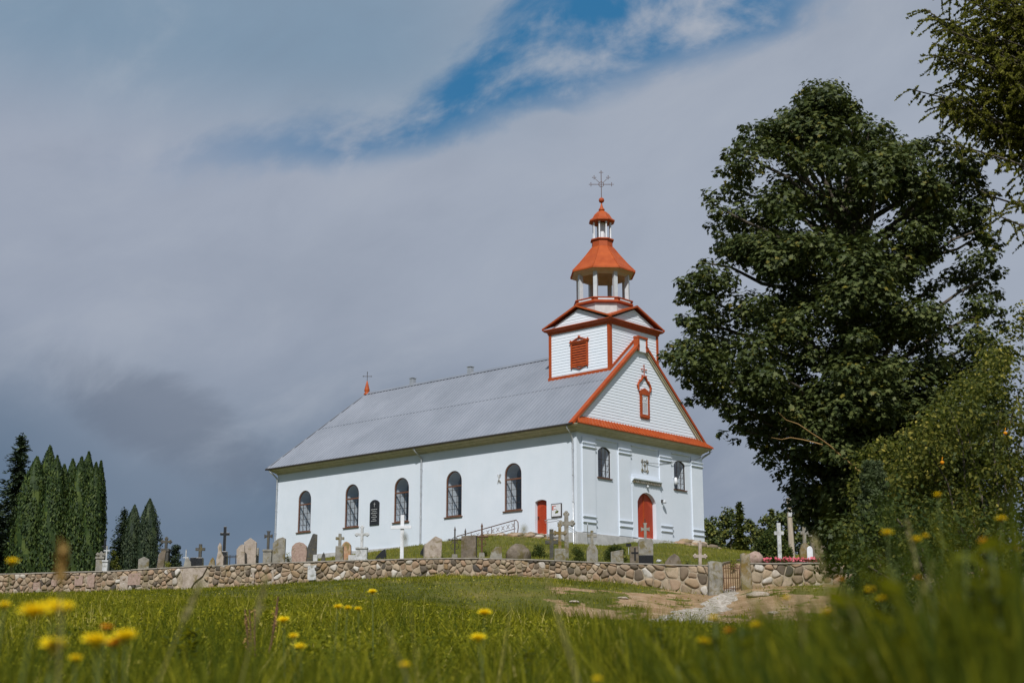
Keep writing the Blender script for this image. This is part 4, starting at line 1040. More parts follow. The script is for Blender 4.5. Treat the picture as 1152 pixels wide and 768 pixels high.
for a, b, z0, z1 in ((40,48,.1,.5),(86,95,.3,.8),(100,108,.2,.85),(137,146,.0,.7),(146,160,.25,.8),(60,66,.3,.6)):
    onwall('light_block', sval(a,WL,WLp), sval(b,WL,WLp), z0, z1, .105+.001*(a%7), MT['pale'] if a % 2 else MT['pink'])
wr, *_ = drywall(WRp, 'stone_wall', 'short field-stone churchyard wall right of the iron gate with flowers behind it')
# gate posts and gate
def boxpost(name, px, d, ytop, w_px, mat, label, seed, dep=.35):
    x = xat(px, d); zb = gz(x, d-.3)-.25; zt = at(px, ytop, d)[2]; w2 = w_px*d/1600
    bm = bmesh.new(); bmesh.ops.create_cube(bm, size=1); bmesh.ops.subdivide_edges(bm, edges=bm.edges, cuts=5, use_grid_fill=True)
    for v in bm.verts:
        p = v.co.copy(); h = (p.z+.5); k = 1-.06*h
        r_ = max(abs(p.x), abs(p.y))*2; 
        cr = 1-.10*(abs(p.x)*2*abs(p.y)*2)**3
        v.co = Vector((p.x*w2*k*cr, p.y*dep*k*cr, h*(zt-zb)-(.05*(p.x*p.x+p.y*p.y)*4 if h > .95 else 0)))
        v.co += Vector((noise.noise(v.co*3+Vector((seed,0,0)))*.05, noise.noise(v.co*3+Vector((0,seed,0)))*.04, noise.noise(v.co*2.5+Vector((seed,0,9)))*.04))
    me = bpy.data.meshes.new(name); bm.to_mesh(me); bm.free(); me.polygons.foreach_set('use_smooth', [True]*len(me.polygons)); me.materials.append(mat)
    o = link(bpy.data.objects.new(name, me)); o.location = (x, d, zb); return tag(o, label, 'gate post', 'rough stone posts of the iron gate')
boxpost('gate_post', 804.2, 61.0, 630.5, 17, MT['grey'], 'broad weathered granite gate post at left of the iron gate', 1, .5)
boxpost('gate_post', 838.5, 60.4, 621.5, 12, MT['mossy'], 'taller slimmer mossy gate post at right of the iron gate', 5, .4)
gxa, gxb = xat(813.5, 60.8), xat(832, 60.6); gb = gz((gxa+gxb)/2, 60.3)+.05; gt = at(822, 634.5, 60.7)[2]
gt_ = empty('iron_gate', (gxa, 60.75, gb)); tag(gt_, 'rusty iron bar gate closed between two stone posts', 'gate')
H = gt-gb; Wg = gxb-gxa
mb = MB(); mb.bar((0,0,0),(0,0,H-.05),.04,.04); mb.bar((Wg,0,0),(Wg,0,H-.05),.04,.04); mb.build('gate_frame', MT['rust'], gt_)
mb = MB()
for z in (.12, H*.5, H*.86): mb.bar((0.02,0,z),(Wg-.02,0,z),.03,.035)
mb.build('gate_rail', MT['rust'], gt_)
mb = MB()
for i in range(1, 7): x = Wg*i/7; mb.tube([(x,-.02,.03),(x,-.02,H+.05*(i%2))], .02, 6)
mb.build('gate_bar', MT['rust'], gt_)
vs, fs = rock((0,0,0), .42, 3.3, (1.0,.7,.85), 3); mb = MB(); mb.add(vs, fs, True); x = xat(848, 61.6); o = mb.build('boulder', MT['pink'], loc=(x, 61.6, at(848,629.5,61.6)[2])); tag(o, 'pinkish boulder on the wall right behind the mossy gate post', 'boulder')
#SECTION2
# ------------------------------------------------------------------ graves
def place(px, d, ytop, sink=.12):
    x = xat(px, d); zb = gz(x, d)-sink; return x, zb, at(px, ytop, d)[2]-zb
def grave_slab(name, px, d, ytop, w_px, prof, mat, label, th=.16, rz=0., tilt=0., cat='headstone', extra=None, group=None):
    x, zb, H = place(px, d, ytop); w2 = w_px*d/1600
    mb = MB(); mb.prism([(a*w2, b*H) for a, b in prof], -th/2, th/2)
    if extra:
        e = empty(name, (x, d, zb), rz); e.rotation_euler = (0, tilt, rz); tag(e, label, cat, group)
        mb.build('stone', mat, e, bevel=.015); extra(e, w2, H, th); return e
    o = mb.build(name, mat, None, bevel=.015, loc=(x, d, zb)); o.rotation_euler = (0, tilt, rz); return tag(o, label, cat, group)
ARC = [(-.5,0),(-.5,.82)]+[(-.5*math.cos(PI*i/8), .82+.18*math.sin(PI*i/8)) for i in range(1, 8)]+[(.5,.82),(.5,0)]
ROUND = [(-.42,0),(-.5,.6),(-.46,.82),(-.25,.96),(0,1),(.25,.96),(.46,.84),(.5,.6),(.44,0)]
POINT = [(-.5,0),(-.5,.86),(0,1),(.5,.86),(.5,0)]
SLR = [(-.5,0),(-.5,.80),(-.1,.95),(.28,1),(.5,.95),(.5,0)]        # higher on the right
WEDGE = [(-.5,0),(-.5,.62),(.12,1),(.5,.88),(.44,0)]
RECT = [(-.5,0),(-.48,.98),(.5,1),(.5,0)]
SHARD = [(-.5,0),(-.42,.45),(.15,1),(.5,.97),(.5,0)]
LOWR = [(-.5,0),(-.46,.45),(-.2,.8),(.1,1),(.36,.8),(.5,.4),(.5,0)]
def mkcross(mb, z0, H, W, t, dep, arm=.68, style='latin'):
    """upright from z0 to z0+H"""
    za = z0+H*arm
    if style == 'taper':
        mb.hexa([(-t*.75,-dep/2,z0),(t*.75,-dep/2,z0),(t*.75,dep/2,z0),(-t*.75,dep/2,z0),(-t*.45,-dep/2,z0+H),(t*.45,-dep/2,z0+H),(t*.45,dep/2,z0+H),(-t*.45,dep/2,z0+H)])
    else: mb.box(-t/2, t/2, -dep/2, dep/2, z0, z0+H)
    for s in (-1, 1):
        a, b = sorted((s*t*.42, s*W/2)); mb.box(a, b, -dep/2*.96, dep/2*.96, za-t*.48, za+t*.48)
    if style in ('bud', 'trefoil'):
        r = t*.62
        for c, ds in (((W/2,za), ((1,0),(0,1),(0,-1))), ((-W/2,za), ((-1,0),(0,1),(0,-1))), ((0,z0+H), ((0,1),(1,0),(-1,0)))):
            for dx_, dz_ in ds: mb.ball((c[0]+dx_*t*.35, 0, c[1]+dz_*t*.42), r*.72, 2, (1, dep/t*.8, 1))
    if style == 'flare':
        for c, s in (((W/2,za),1), ((-W/2,za),-1)):
            mb.prism([(c[0]-s*t*.8,c[1]-t*.45),(c[0],c[1]-t*.85),(c[0],c[1]+t*.85),(c[0]-s*t*.8,c[1]+t*.45)], -dep/2*1.02, dep/2*1.02)
        mb.prism([(-t*.45,z0+H-t*.8),(t*.45,z0+H-t*.8),(t*.85,z0+H),(-t*.85,z0+H)], -dep/2*1.02, dep/2*1.02)
def grave_cross(px, d, ytop, w_px, mat, label, plinth=None, style='latin', t=.14, dep=.14, arm=.68, rz=0., name='grave_cross', pm=None, base=None, tilt=0, group=None):
    """plinth: (y of its top in the photo, width px)"""
    x, zb, H = place(px, d, ytop); W = w_px*d/1600
    e = empty(name, (x, d, zb)); e.rotation_euler = (0, tilt, rz); tag(e, label, 'grave cross', group)
    z0 = 0
    if plinth:
        hp = H-(at(px, ytop, d)[2]-at(px, plinth[0], d)[2]); wp = plinth[1]*d/1600
        mb = MB(); k = base or 'block'
        if k == 'block': mb.box(-wp*.58, wp*.58, -.26, .26, 0, hp*.28); mb.box(-wp/2, wp/2, -.2, .2, hp*.28+.002, hp*.88); mb.box(-wp*.56, wp*.56, -.24, .24, hp*.88+.002, hp)
        elif k == 'stele': mb.prism([(-wp*.5,0),(-wp*.5,hp*.72),(-wp*.3,hp*.94),(-.06,hp),(.06,hp),(wp*.3,hp*.94),(wp*.5,hp*.72),(wp*.5,0)], -.13, .13)
        elif k == 'plain': mb.prism([(-wp*.5,0),(-wp*.46,hp),(wp*.46,hp),(wp*.5,0)], -.18, .18)
        mb.build('plinth', pm or mat, e, bevel=.02); z0 = hp+.002
    mb = MB(); mkcross(mb, z0, H-z0, W, t, dep, arm, style); mb.build('cross', mat, e, bevel=.012)
    return e
# left group
e = grave_cross(113.5, 74, 622, 8, MT['grey'], 'pale tall monument half hidden at the right end of the thuja row', (626, 9), 'bud', .12, .12)
grave_cross(119.5, 73, 614, 7, MT['whitestone'], 'thin white cross with a crossbar right of the thuja row', (630, 6), 'latin', .07, .08)
grave_cross(117, 76, 606, 7, MT['dark'], 'small black cross showing above the pale monument by the thujas', None, 'latin', .09, .08, .8)
grave_slab('headstone', 162, 71.5, 626, 12, POINT, MT['grey'], 'small grey headstone with a low pointed top before the dark columnar conifers')
grave_slab('headstone', 180, 71.5, 618, 7.5, SLR, MT['brownstone'], 'narrow brown slab right of the small dark conifers', tilt=.10)
grave_cross(186, 73, 605.5, 9, MT['darkstone'], 'dark trefoil cross just left of the round dark shrub', (617, 8), 'trefoil', .13, .12)
grave_cross(209, 74, 618, 6, MT['whitestone'], 'thin whitish cross just right of the round dark shrub', None, 'latin', .06, .06)
grave_slab('headstone', 211, 71, 627, 11, [(-.5,0),(-.3,.9),(0,1),(.3,.7),(.5,0)], MT['grey'], 'low pale wedge stone above the plastered patch of the wall', tilt=.06)
grave_slab('headstone', 217.5, 72, 626.5, 7, RECT, MT['dark'], 'squat black headstone left of the small black-based dark cross')
grave_cross(224.8, 71.5, 611.7, 10.5, MT['darkstone'], 'medium dark cross on a black block above the plastered wall patch', (627, 8), 'latin', .15, .13, .62, pm=MT['dark'], base='plain')
grave_slab('headstone', 238.5, 71, 626.5, 8, LOWR, MT['mossy'], 'low mossy stone between two dark crosses')
grave_slab('headstone', 247.5, 70.5, 610, 8, [(-.4,0),(-.5,.4),(-.3,.7),(-.38,.85),(-.1,1),(.15,.9),(.2,.66),(.5,.5),(.5,0)], MT['pale'], 'narrow eroded pinkish stone left of the tallest black cross')
grave_cross(251.8, 72.5, 592, 10.5, MT['dark'], 'tallest black cross on a black pedestal', (620, 8), 'latin', .14, .13, .70, base='plain')
grave_slab('headstone', 271.5, 71, 612, 9, SLR, MT['pale'], 'pale slab standing left against the tall pointed headstone', tilt=-.05)
grave_slab('headstone', 281, 71.5, 604.8, 14, POINT, MT['pale'], 'tall pale headstone with a pointed top left of the dark-armed grey cross')
grave_slab('headstone', 287.8, 72.3, 616, 6, RECT, MT['grey'], 'narrow grey slab standing right behind the tall pointed headstone')
grave_cross(301, 71, 597, 9, MT['darkstone'], 'dark cross with flared ends on a grey block left of the church corner', (618, 9.5), 'flare', .12, .12, .72, pm=MT['grey'])
grave_slab('headstone', 313.6, 70, 604, 14, SLR, MT['grey'], 'tall mossy slab with a slanting top at the left corner of the church', th=.22)
grave_slab('headstone', 336.5, 69.5, 609.6, 17.5, ROUND, MT['pink'], 'broad pink rounded headstone before the dark angular slab', th=.25)
grave_slab('headstone', 349.5, 71.5, 600, 12.5, SHARD, MT['darkstone'], 'tall dark slab with a slanting top behind the pink headstone', th=.3, rz=.3)
grave_slab('headstone', 354.8, 69, 623.5, 5, RECT, MT['whitestone'], 'small white block at the foot of the tall dark slab')
grave_slab('headstone', 363.5, 71, 620.8, 5, LOWR, MT['darkstone'], 'tiny dark ragged stone right of the small white block')
grave_slab('headstone', 389.5, 71, 609, 10.5, ROUND, MT['redstone'], 'rust-stained rounded stone behind the stone cross', th=.35)
grave_cross(381.8, 69.5, 600, 9.5, MT['grey'], 'grey stone cross standing before the rust-stained rounded stone', (614, 9), 'latin', .14, .14, .62, base='plain')
grave_slab('headstone', 396.3, 70, 624, 9, RECT, MT['whitestone'], 'low whitish block left of the ornate white cross')
grave_cross(406.6, 70, 592.7, 12, MT['whitestone'], 'ornate white cross with budded ends on a stepped white plinth', (615.5, 12.5), 'trefoil', .13, .13, .64, pm=MT['whitestone'])
grave_slab('headstone', 428.5, 71, 617.2, 12, [(-.5,0),(-.45,.35),(.1,.85),(.4,1),(.5,.5),(.5,0)], MT['dark'], 'low black jagged stone left of the tall white wooden cross', th=.3)
# big white wooden cross
x, zb, H = place(452, 68.2, 579); e = empty('wooden_cross', (x, 68.2, zb)); tag(e, 'tall plain white wooden cross with a wide crossbar', 'wooden cross')
mb = MB(); mb.box(-.085,.085,-.07,.07,0,H); mb.build('upright', MT['white'], e, bevel=.01)
za = H-(at(452,579,68.2)[2]-at(452,593,68.2)[2]); mb = MB(); mb.box(-.49,.49,-.13,-.073,za-.075,za+.075); o = mb.build('crossbar', MT['white'], e, bevel=.01); o.rotation_euler = (0, -.03, 0); 
grave_slab('headstone', 475, 72, 611.5, 6.5, SHARD, MT['dark'], 'black leaning stone left against the pale wedge-topped slab', tilt=.12)
grave_slab('headstone', 486.8, 70, 603, 20, WEDGE, MT['pale'], 'large pale slab with a wedge top right of the tall white wooden cross', th=.3, rz=.25)
def ironcross(px, d, ytop, w_px, mat, label, t=.035):
    x, zb, H = place(px, d, ytop); W = w_px*d/1600; e = empty('iron_cross', (x, d, zb)); tag(e, label, 'iron cross', 'thin iron grave crosses')
    za = H*.68; mb = MB(); mb.tube([(0,0,0),(0,0,H)], t, 8); mb.tube([(-W/2,0,za),(W/2,0,za)], t*.9, 8)
    for p in ((-W/2,0,za),(W/2,0,za)): mb.ball(p, t*1.5, 1)
    mb.lathe([(t*1.6,H-.05),(t*1.2,H),(.005,H+.14)], 6); mb.build('cross', mat, e)
    mb = MB(); mb.tube([(.13*math.cos(a*PI/6), 0, za-.02+.13*math.sin(a*PI/6)) for a in range(13)], t*.5, 6)
    for s in (-1,1): mb.tube([(0,0,za-.5),(s*.16,0,za-.42),(s*.2,0,za-.25),(s*.1,0,za-.14),(0,0,za-.16)], t*.45, 6)
    mb.build('scrollwork', mat, e); mb = MB(); mb.prism([(-.16,0),(-.12,.35),(.12,.35),(.16,0)], -.13, .13); mb.build('footing', MT['grey'], e)
ironcross(511.5, 69, 595, 13, MT['darkmetal'], 'dark iron cross left of the weathered brown slab')
ironcross(523.3, 71.5, 597, 9, MT['darkmetal'], 'small iron cross peeking over the weathered brown slab')
ironcross(542, 70, 591, 12, MT['rust'], 'rusty iron cross right of the weathered brown slab', .04)
grave_slab('headstone', 527.5, 68.6, 602, 17, RECT, MT['brownstone'], 'weathered brown upright slab among the iron crosses', th=.28, rz=-.2)
grave_slab('headstone', 557.5, 68, 614.6, 15, [(-.5,0),(-.32,.7),(0,1),(.42,1),(.5,0)], MT['grey'], 'short pale stone with a slanting left side below the scrollwork railing', tilt=.02)
vs, fs = rock((0,0,0), .62, 7.7, (.95,.5,.85), 3, .2); mb = MB(); mb.add(vs, fs, True); x = xat(583, 68.3); o = mb.build('memorial_boulder', MT['brownstone'], loc=(x, 68.3, at(583,624,68.3)[2])); tag(o, 'rough brown memorial boulder below the rubble bank', 'boulder')
grave_cross(620.6, 68.5, 595, 14.5, MT['darkstone'], 'dark grey broad-armed stone cross below the small side door', None, 'latin', .19, .16, .60)
grave_cross(630, 66.8, 591, 11, MT['mossy'], 'mossy ochre cross with budded ends on a plain block', (617, 13), 'bud', .14, .14, .68, base='plain', pm=MT['grey'])
grave_cross(637.5, 69.5, 578, 13, MT['grey'], 'tallest grey stone cross with lobed arms left of the church corner drainpipe', None, 'bud', .20, .18, .80)
grave_cross(666.3, 66, 596.5, 10.5, MT['grey'], 'grey cross on a rounded stele right of the dark green bush', (612, 12.5), 'latin', .13, .12, .62, base='stele', pm=MT['grey'])
grave_slab('headstone', 694.3, 65.5, 618, 14, [(-.5,0),(-.5,.88),(.5,1),(.5,0)], MT['grey'], 'plain grey rectangular slab left of the stone bearing a dark cross')
def crossface(e, w2, H, th):
    mb = MB(); mb.box(-.035,.035,-th/2-.02,-th/2-.001,.35,H-.08); mb.box(-.17,.17,-th/2-.018,-th/2-.001,H*.66,H*.66+.07); mb.build('relief_cross', MT['dark'], e)
grave_slab('headstone', 714.3, 65, 614, 11.5, RECT, MT['brownstone'], 'brown stone with a dark cross on its face left of the large grey headstone', extra=crossface)
x, zb, H = place(726.5, 65, 588); e = empty('grave_monument', (x, 65, zb)); tag(e, 'large grey headstone topped by a cross on a black base before the red front door', 'headstone')
hb = at(726.5,624.5,65)[2]-zb; hs = at(726.5,606,65)[2]-zb; ws_ = 16.5*65/1600/2
mb = MB(); mb.box(-ws_+.01, ws_-.01, -.2, .2, 0, hb); mb.build('base', MT['dark'], e, bevel=.01)
mb = MB(); mb.prism([(-ws_,hb+.002),(-ws_,hs-.10),(-ws_*.8,hs),(ws_*.8,hs),(ws_,hs-.10),(ws_,hb+.002)], -.17, .17); mb.build('stone', MT['grey'], e, bevel=.015)
mb = MB(); mkcross(mb, hs+.002, H-hs, .40, .12, .12, .60, 'flare'); mb.build('cross', MT['grey'], e, bevel=.01)
o = grave_slab('headstone', 756.7, 64.5, 622.5, 19, LOWR, MT['brownstone'], 'low rough triangular stone on the grass below the church front', th=.35)
x, zb, H = place(741, 64.3, 629.5); mb = MB(); vs, fs = rock((0,0,0), .10, 2.2, (1.3,.9,.8), 2); mb.add(vs, fs, True); tag(mb.build('white_stone', MT['whitestone'], loc=(x,64.3,zb+H-.05)), 'small white stone beside the black base of the large headstone', 'stone')
grave_cross(786.7, 63.6, 610, 11, MT['pale'], 'weathered whitish cross with lobed ends left of the gate', None, 'bud', .14, .13, .68, tilt=.03)
# right of the gate
grave_cross(877.5, 63.5, 588, 10.5, MT['whitestone'], 'tall bluish white cross before the round willow bush', None, 'latin', .17, .13, .78)
grave_cross(906, 63.5, 592, 8.5, MT['grey'], 'grey stone cross on a mossy rough base right of the wooden pole', (611, 12), 'latin', .15, .14, .62, base='stele', pm=MT['mossy'])
grave_cross(917, 62.6, 596, 13, MT['grey'], 'stocky grey cross partly under the maple foliage', (607, 9), 'latin', .16, .15, .5, base='plain', pm=MT['brownstone'])
grave_slab('headstone', 928, 63.6, 612, 15, RECT, MT['brownstone'], 'broad brown stone slab under the maple foliage at the right end of the wall')
grave_slab('headstone', 911.5, 62.2, 614, 6.5, ARC, MT['white'], 'small bright white arched marker behind the pink flowers', th=.08)
# low iron fence beside the tallest black cross
x, zb, H = place(258.5, 71.8, 625); e = empty('grave_fence', (x, 71.8, zb)); tag(e, 'low black iron fence round a grave right of the tallest black cross', 'grave fence')
mb = MB(); mb.tube([(-.28,0,H),(.30,0,H),(.30,.9,H),(-.28,.9,H),(-.28,0,H)], .018, 6); mb.build('rail', MT['darkmetal'], e)
for p in ((-.28,0),(0,0),(.30,0),(.30,.9),(-.28,.9)):
    mb = MB(); mb.tube([(p[0],p[1],0),(p[0],p[1],H+.05)], .02, 6); mb.build('post', MT['darkmetal'], e)
# notice marker in front of the plinth, kerb across the lawn
x, zb, H = place(707.5, 74, 611); mb = MB(); mb.box(-.13,.13,-.02,.02,H-.16,H); e = empty('grave_marker', (x, 74, zb)); tag(e, 'tiny black plate on a thin stake before the front plinth', 'marker')
mb.build('plate', MT['dark'], e); mb = MB(); mb.tube([(0,.03,0),(0,.03,H-.02)], .018, 6); mb.build('stake', MT['whitestone'], e)
mb = MB(); P0, P1 = (xat(797,64.2), 64.2), (xat(834,72), 72.0)
n = 8; pts = [(P0[0]+(P1[0]-P0[0])*i/n, P0[1]+(P1[1]-P0[1])*i/n) for i in range(n+1)]
for a, b in zip(pts, pts[1:]): mb.bar((a[0],a[1],gz(*a)+.05), (b[0],b[1],gz(*b)+.05), .16, .12)
tag(mb.build('stone_kerb', MT['brownstone']), 'low dark stone kerb climbing the lawn behind the gate', 'kerb')
# utility pole
x, zb, H = place(891.5, 69, 560, .4); e = empty('wooden_pole', (x, 69, zb)); e.rotation_euler = (0, -.015, 0); tag(e, 'weathered wooden utility pole rising under the maple', 'pole')
mb = MB(); mb.tube([(0,0,0),(0,0,H)], [.16,.11], 12); mb.build('pole', MT['wood'], e)
mb = MB(); mb.box(-.09,.09,-.155,-.135,H-.9,H-.6); mb.build('plate', MT['whitestone'], e)

# ------------------------------------------------------------------ foliage builders
def unit(v): return v/np.maximum(np.linalg.norm(v, axis=-1, keepdims=True), 1e-9)
MAPLE = np.array([(0,-.5),(.12,-.28),(.46,-.36),(.32,-.10),(.55,.12),(.24,.14),(.0,.55),(-.24,.14),(-.55,.12),(-.32,-.10),(-.46,-.36),(-.12,-.28)])
OVAL = np.array([(0,-.5),(.26,-.2),(.26,.15),(0,.5),(-.26,.15),(-.26,-.2)])
NEED = np.array([(-.09,-.5),(.09,-.5),(.05,.5),(-.05,.5)])
SPRAY = np.array([(0,-.5),(.22,-.1),(.10,.5),(-.12,.42),(-.22,-.05)])
def leaves(P, Nn, size, shape, curl=.12, tdir=None):
    n = len(P); Nn = unit(Nn)
    r = rng.normal(size=(n,3)) if tdir is None else tdir+rng.normal(size=(n,3))*.25
    T = unit(r-Nn*(r*Nn).sum(-1, keepdims=True)); B = np.cross(Nn, T)
    s = (size*rng.uniform(.7,1.25,n))[:, None, None]
    V = P[:, None]+s*(B[:, None]*shape[None, :, 0:1]+T[:, None]*shape[None, :, 1:2])
    V += (Nn[:, None]*(-(shape[None, :, 0:1]**2)*curl*2*s+rng.uniform(-curl,curl,(n,1,1))*s*shape[None, :, 1:2]**2))
    return V
def clumpleaves(C, Rd, n, size, shape, up=.55, jit=.45, flat=.72, shell=.35):
    """C centres (k,3), Rd radii (k,), n leaves each"""
    k = len(C); D = unit(rng.normal(size=(k,n,3))); rad = rng.random((k,n,1))**shell
    P = C[:, None]+D*rad*Rd[:, None, None]*np.array([1,1,flat])
    P += (rng.normal(size=P.shape)*.06*Rd[:, None, None])
    Nn = D*.8+np.array([0,0,up])+rng.normal(size=P.shape)*jit
    return leaves(P.reshape(-1,3), Nn.reshape(-1,3), size, shape), P.reshape(-1,3)
def limb(mb, a, b, r0, r1, sag=.12, n=5, seed=0):
    a = Vector(a); b = Vector(b); L_ = (b-a).length; pts = []; rs = []
    for i in range(n+1):
        t_ = i/n; p = a.lerp(b, t_); p += Vector((random.uniform(-1,1), random.uniform(-1,1), random.uniform(-1,1)))*L_*.03*(0 if i in (0,n) else 1); p.z += math.sin(PI*t_)*L_*sag
        pts.append(p); rs.append(r0+(r1-r0)*t_)
    mb.tube(pts, rs, 7)
# --- maple
MD = 34.0; MK = MD/42
e = empty('maple_tree', (xat(985,MD), MD, gz(xat(985,MD),MD)-.1)); tag(e, 'large dark green maple towering right of the church', 'tree')
base = np.array(e.location)
prof_ = [(92,918,928),(118,902,958),(140,852,968),(150,838,1000),(165,828,1066),(182,822,1096),(205,815,1110),(230,808,1108),(260,805,1114),(285,808,1114),(302,782,1112),(322,768,1114),(345,772,1112),(365,778,1118),(385,760,1124),(403,752,1130),(425,765,1130),(448,800,1130),(470,815,1135),(500,850,1130),(525,876,1130),(550,884,1130),(580,900,1130),(605,918,1130),(628,932,1120)]
yy_ = [p[0] for p in prof_]; xl_ = [p[1] for p in prof_]; xr_ = [p[2] for p in prof_]
C_l = []; R_l = []
def mp(px, py, dd=0): q = at(px, py, MD); dd = dd*MK; return np.array([q[0]*(1+dd/MD), MD+dd, q[2]*(1+dd/MD)])
for py in np.arange(100, 632, 17):      # outline clumps
    rr_ = random.uniform(.50,.85); rp = rr_*1600/42
    for side in (0, 1):
        px = np.interp(py, yy_, xl_)+rp*.8 if side == 0 else np.interp(py, yy_, xr_)-rp*.8
        C_l.append(mp(px+random.uniform(-3,5), py+random.uniform(-5,5), random.uniform(-1.5,1.5))); R_l.append(rr_)
for q in range(85):
    px, py = random.uniform(900,1115), random.uniform(440,622); C_l.append(mp(px, py, random.uniform(-3.2,1.5))); R_l.append(random.uniform(.5,.9))
n0 = 0
while n0 < 345:
    py = random.uniform(95, 630); a, b = np.interp(py, yy_, xl_), np.interp(py, yy_, xr_)
    if random.random() > (b-a)/370: continue
    half = (b-a)/2*42/1600; th_ = random.uniform(0, 2*PI); r_ = random.random()**.42; rr_ = random.choice((random.uniform(.4,.65), random.uniform(.7,1.15)))
    k = max(.0, 1-rr_/max(half,.9)); dd = half*.95*math.sin(th_)*r_*k
    if math.sin(th_) > .2 and random.random() < .45: continue
    px = (a+b)/2+(b-a)/2*math.cos(th_)*r_*k
    C_l.append(mp(px, py, dd)); R_l.append(rr_); n0 += 1
for px, py, rr_ in ((918,108,.5),(944,120,.5),(930,125,.6),(962,132,.45),(905,140,.6),(862,143,.5),(880,150,.6),(1000,160,.4),(1030,165,.42),(832,190,.45),(1085,190,.5),(768,318,.35),(785,308,.4),(757,398,.4),(772,395,.45),(790,385,.5),(775,452,.28),(790,448,.32),(806,452,.36),(822,462,.38),(838,470,.34),(852,482,.3),(812,488,.22),(826,496,.2),(1120,350,.4),(1128,400,.5)):
    C_l.append(mp(px, py, random.uniform(-.6,.6))); R_l.append(rr_)
for py in np.arange(112, 600, 9):
    for side in (0, 1):
        rr_ = random.uniform(.2,.42); px = np.interp(py, yy_, xl_)-random.uniform(-14,9) if side == 0 else np.interp(py, yy_, xr_)+random.uniform(-14,9)
        C_l.append(mp(px, py+random.uniform(-4,4), random.uniform(-1.2,1.2))); R_l.append(rr_)
for px, py, rr_ in ((911,104,.33),(916,116,.4),(940,103,.25),(948,112,.38),(905,125,.4),(962,124,.3),(928,135,.5)):
    C_l.append(mp(px, py, 0)); R_l.append(rr_)
C_ = np.array(C_l)-base; Rr_ = np.array(R_l)
nl = (215*(Rr_/.7)**2).astype(int); Rr_ = Rr_*MK
Vl = []; 
for q in range(len(C_)):
    v, _ = clumpleaves(C_[q:q+1], Rr_[q:q+1], int(nl[q]), .15*MK, MAPLE, .85, .38, .55, .30); Vl.append(v)
Vm = np.concatenate(Vl); rn = rng.random(len(Vm))
polymesh('crown', Vm, MT['maple'], e, rn)
mb = MB(); top_ = mp(955, 190)-base
mb.tube([(0,0,-.2),(0,0,.4),(.05,.05,2.0),(-.15,0,4.4),(-.3,.1,7.3),(float(top_[0])*.7,0,10.1),tuple(top_)], [.62,.42,.36,.30,.22,.13,.04], 12); 
for i in range(0, len(C_), 7):
    c = C_[i]; z0 = max(1.3, min(9.8, c[2]-1.9)); limb(mb, (-.1,0,z0), tuple(c), .09, .02, .05)
limb(mb, (-.2,-.3,4.6), tuple(mp(800,455,-.5)-base), .09, .015, .02, 7)
mb.build('trunk', MT['bark'], e)
mb = MB(); limb(mb, tuple(mp(955,520,-3.2)-base), tuple(mp(876,464,-4.6)-base), .022, .005, .03, 7); limb(mb, tuple(mp(925,500,-3.9)-base), tuple(mp(868,492,-4.4)-base), .014, .004, .02, 5); limb(mb, tuple(mp(990,545,-3.0)-base), tuple(mp(955,520,-3.2)-base), .032, .022, .0, 3); mb.build('dead_branch', MT['deadwood'], e)
# --- larch reaching in at the upper right
LD = 33.0
x = xat(1300, LD); e = empty('larch_tree', (x, LD, gz(x, LD)-.1)); tag(e, 'feathery yellow-green larch reaching in at the upper right corner', 'tree')
base = np.array(e.location); zt = 22.0
mb = MB(); mb.tube([(0,0,-.2),(.05,0,5),(-.1,0,12),(0,0,zt)], [.4,.32,.2,.03], 10)
tw_ = []
def lp(px, py, dd=0): q = at(px, py, LD+dd); return np.array(q)-base
ends = [((1290,330),(1112,238)),((1290,300),(1085,205)),((1290,250),(1060,160)),((1300,230),(1022,100)),((1300,200),(1040,10)),((1300,120),(1030,-40)),((1300,260),(1120,170)),((1300,180),(1080,60)),((1300,90),(1070,-60)),((1300,40),(1040,-120)),((1300,310),(1140,225))]
br = [(lp(*a), lp(b[0], b[1], random.uniform(-1.8,1.8)), 1.0) for a, b in ends]
for i in range(26):
    z = random.uniform(9, 20); a_ = random.uniform(0, 2*PI)
    if math.cos(a_) < -.35 : continue
    l_ = 5.2*(1-.55*(z-9)/12); br.append((np.array([0,0,z]), np.array([math.cos(a_)*l_, math.sin(a_)*l_, z+random.uniform(-.5,1.5)]), .7))
for i in range(80):
    px, py = random.uniform(1048,1150), random.uniform(-25,150)**1.0; br.append((lp(1300, py+120), lp(px, py, random.uniform(-1.6,1.6)), .8))
for a, b, q in br:
    limb(mb, tuple(a), tuple(b), .06*q, .012, .03, 6)
    L_ = np.linalg.norm(b-a); nt_ = int(36*q*L_/4)
    for j in range(nt_):
        t_ = .25+.75*(j+random.random())/nt_; p = a+(b-a)*t_+np.array([0,0,math.sin(PI*t_)*L_*.03])
        d_ = unit((b-a)*.25/L_+np.array([random.uniform(-.8,.8), random.uniform(-.8,.8), random.uniform(-.75,.25)])); tl_ = random.uniform(.35,.95)*(1.15-.5*t_)
        tw_.append((p, d_, tl_))
P = []; Dd = []
for p, d_, tl_ in tw_:
    m_ = int(44*tl_); s_ = rng.random(m_)[:, None]; q = p+d_*tl_*s_; q[:, 2] -= (s_[:, 0]**2)*tl_*.25
    P.append(q); Dd.append(np.repeat(d_[None], m_, 0))
    mb.tube([tuple(p), tuple(p+d_*tl_*.5-np.array([0,0,tl_*.06])), tuple(p+d_*tl_-np.array([0,0,tl_*.25]))], [.012,.009,.004], 4, smooth=False)
P = np.concatenate(P); Dd = np.concatenate(Dd)
P = np.repeat(P, 3, 0); Dd = np.repeat(Dd, 3, 0); T_ = unit(Dd*.8+rng.normal(size=P.shape)*.7)
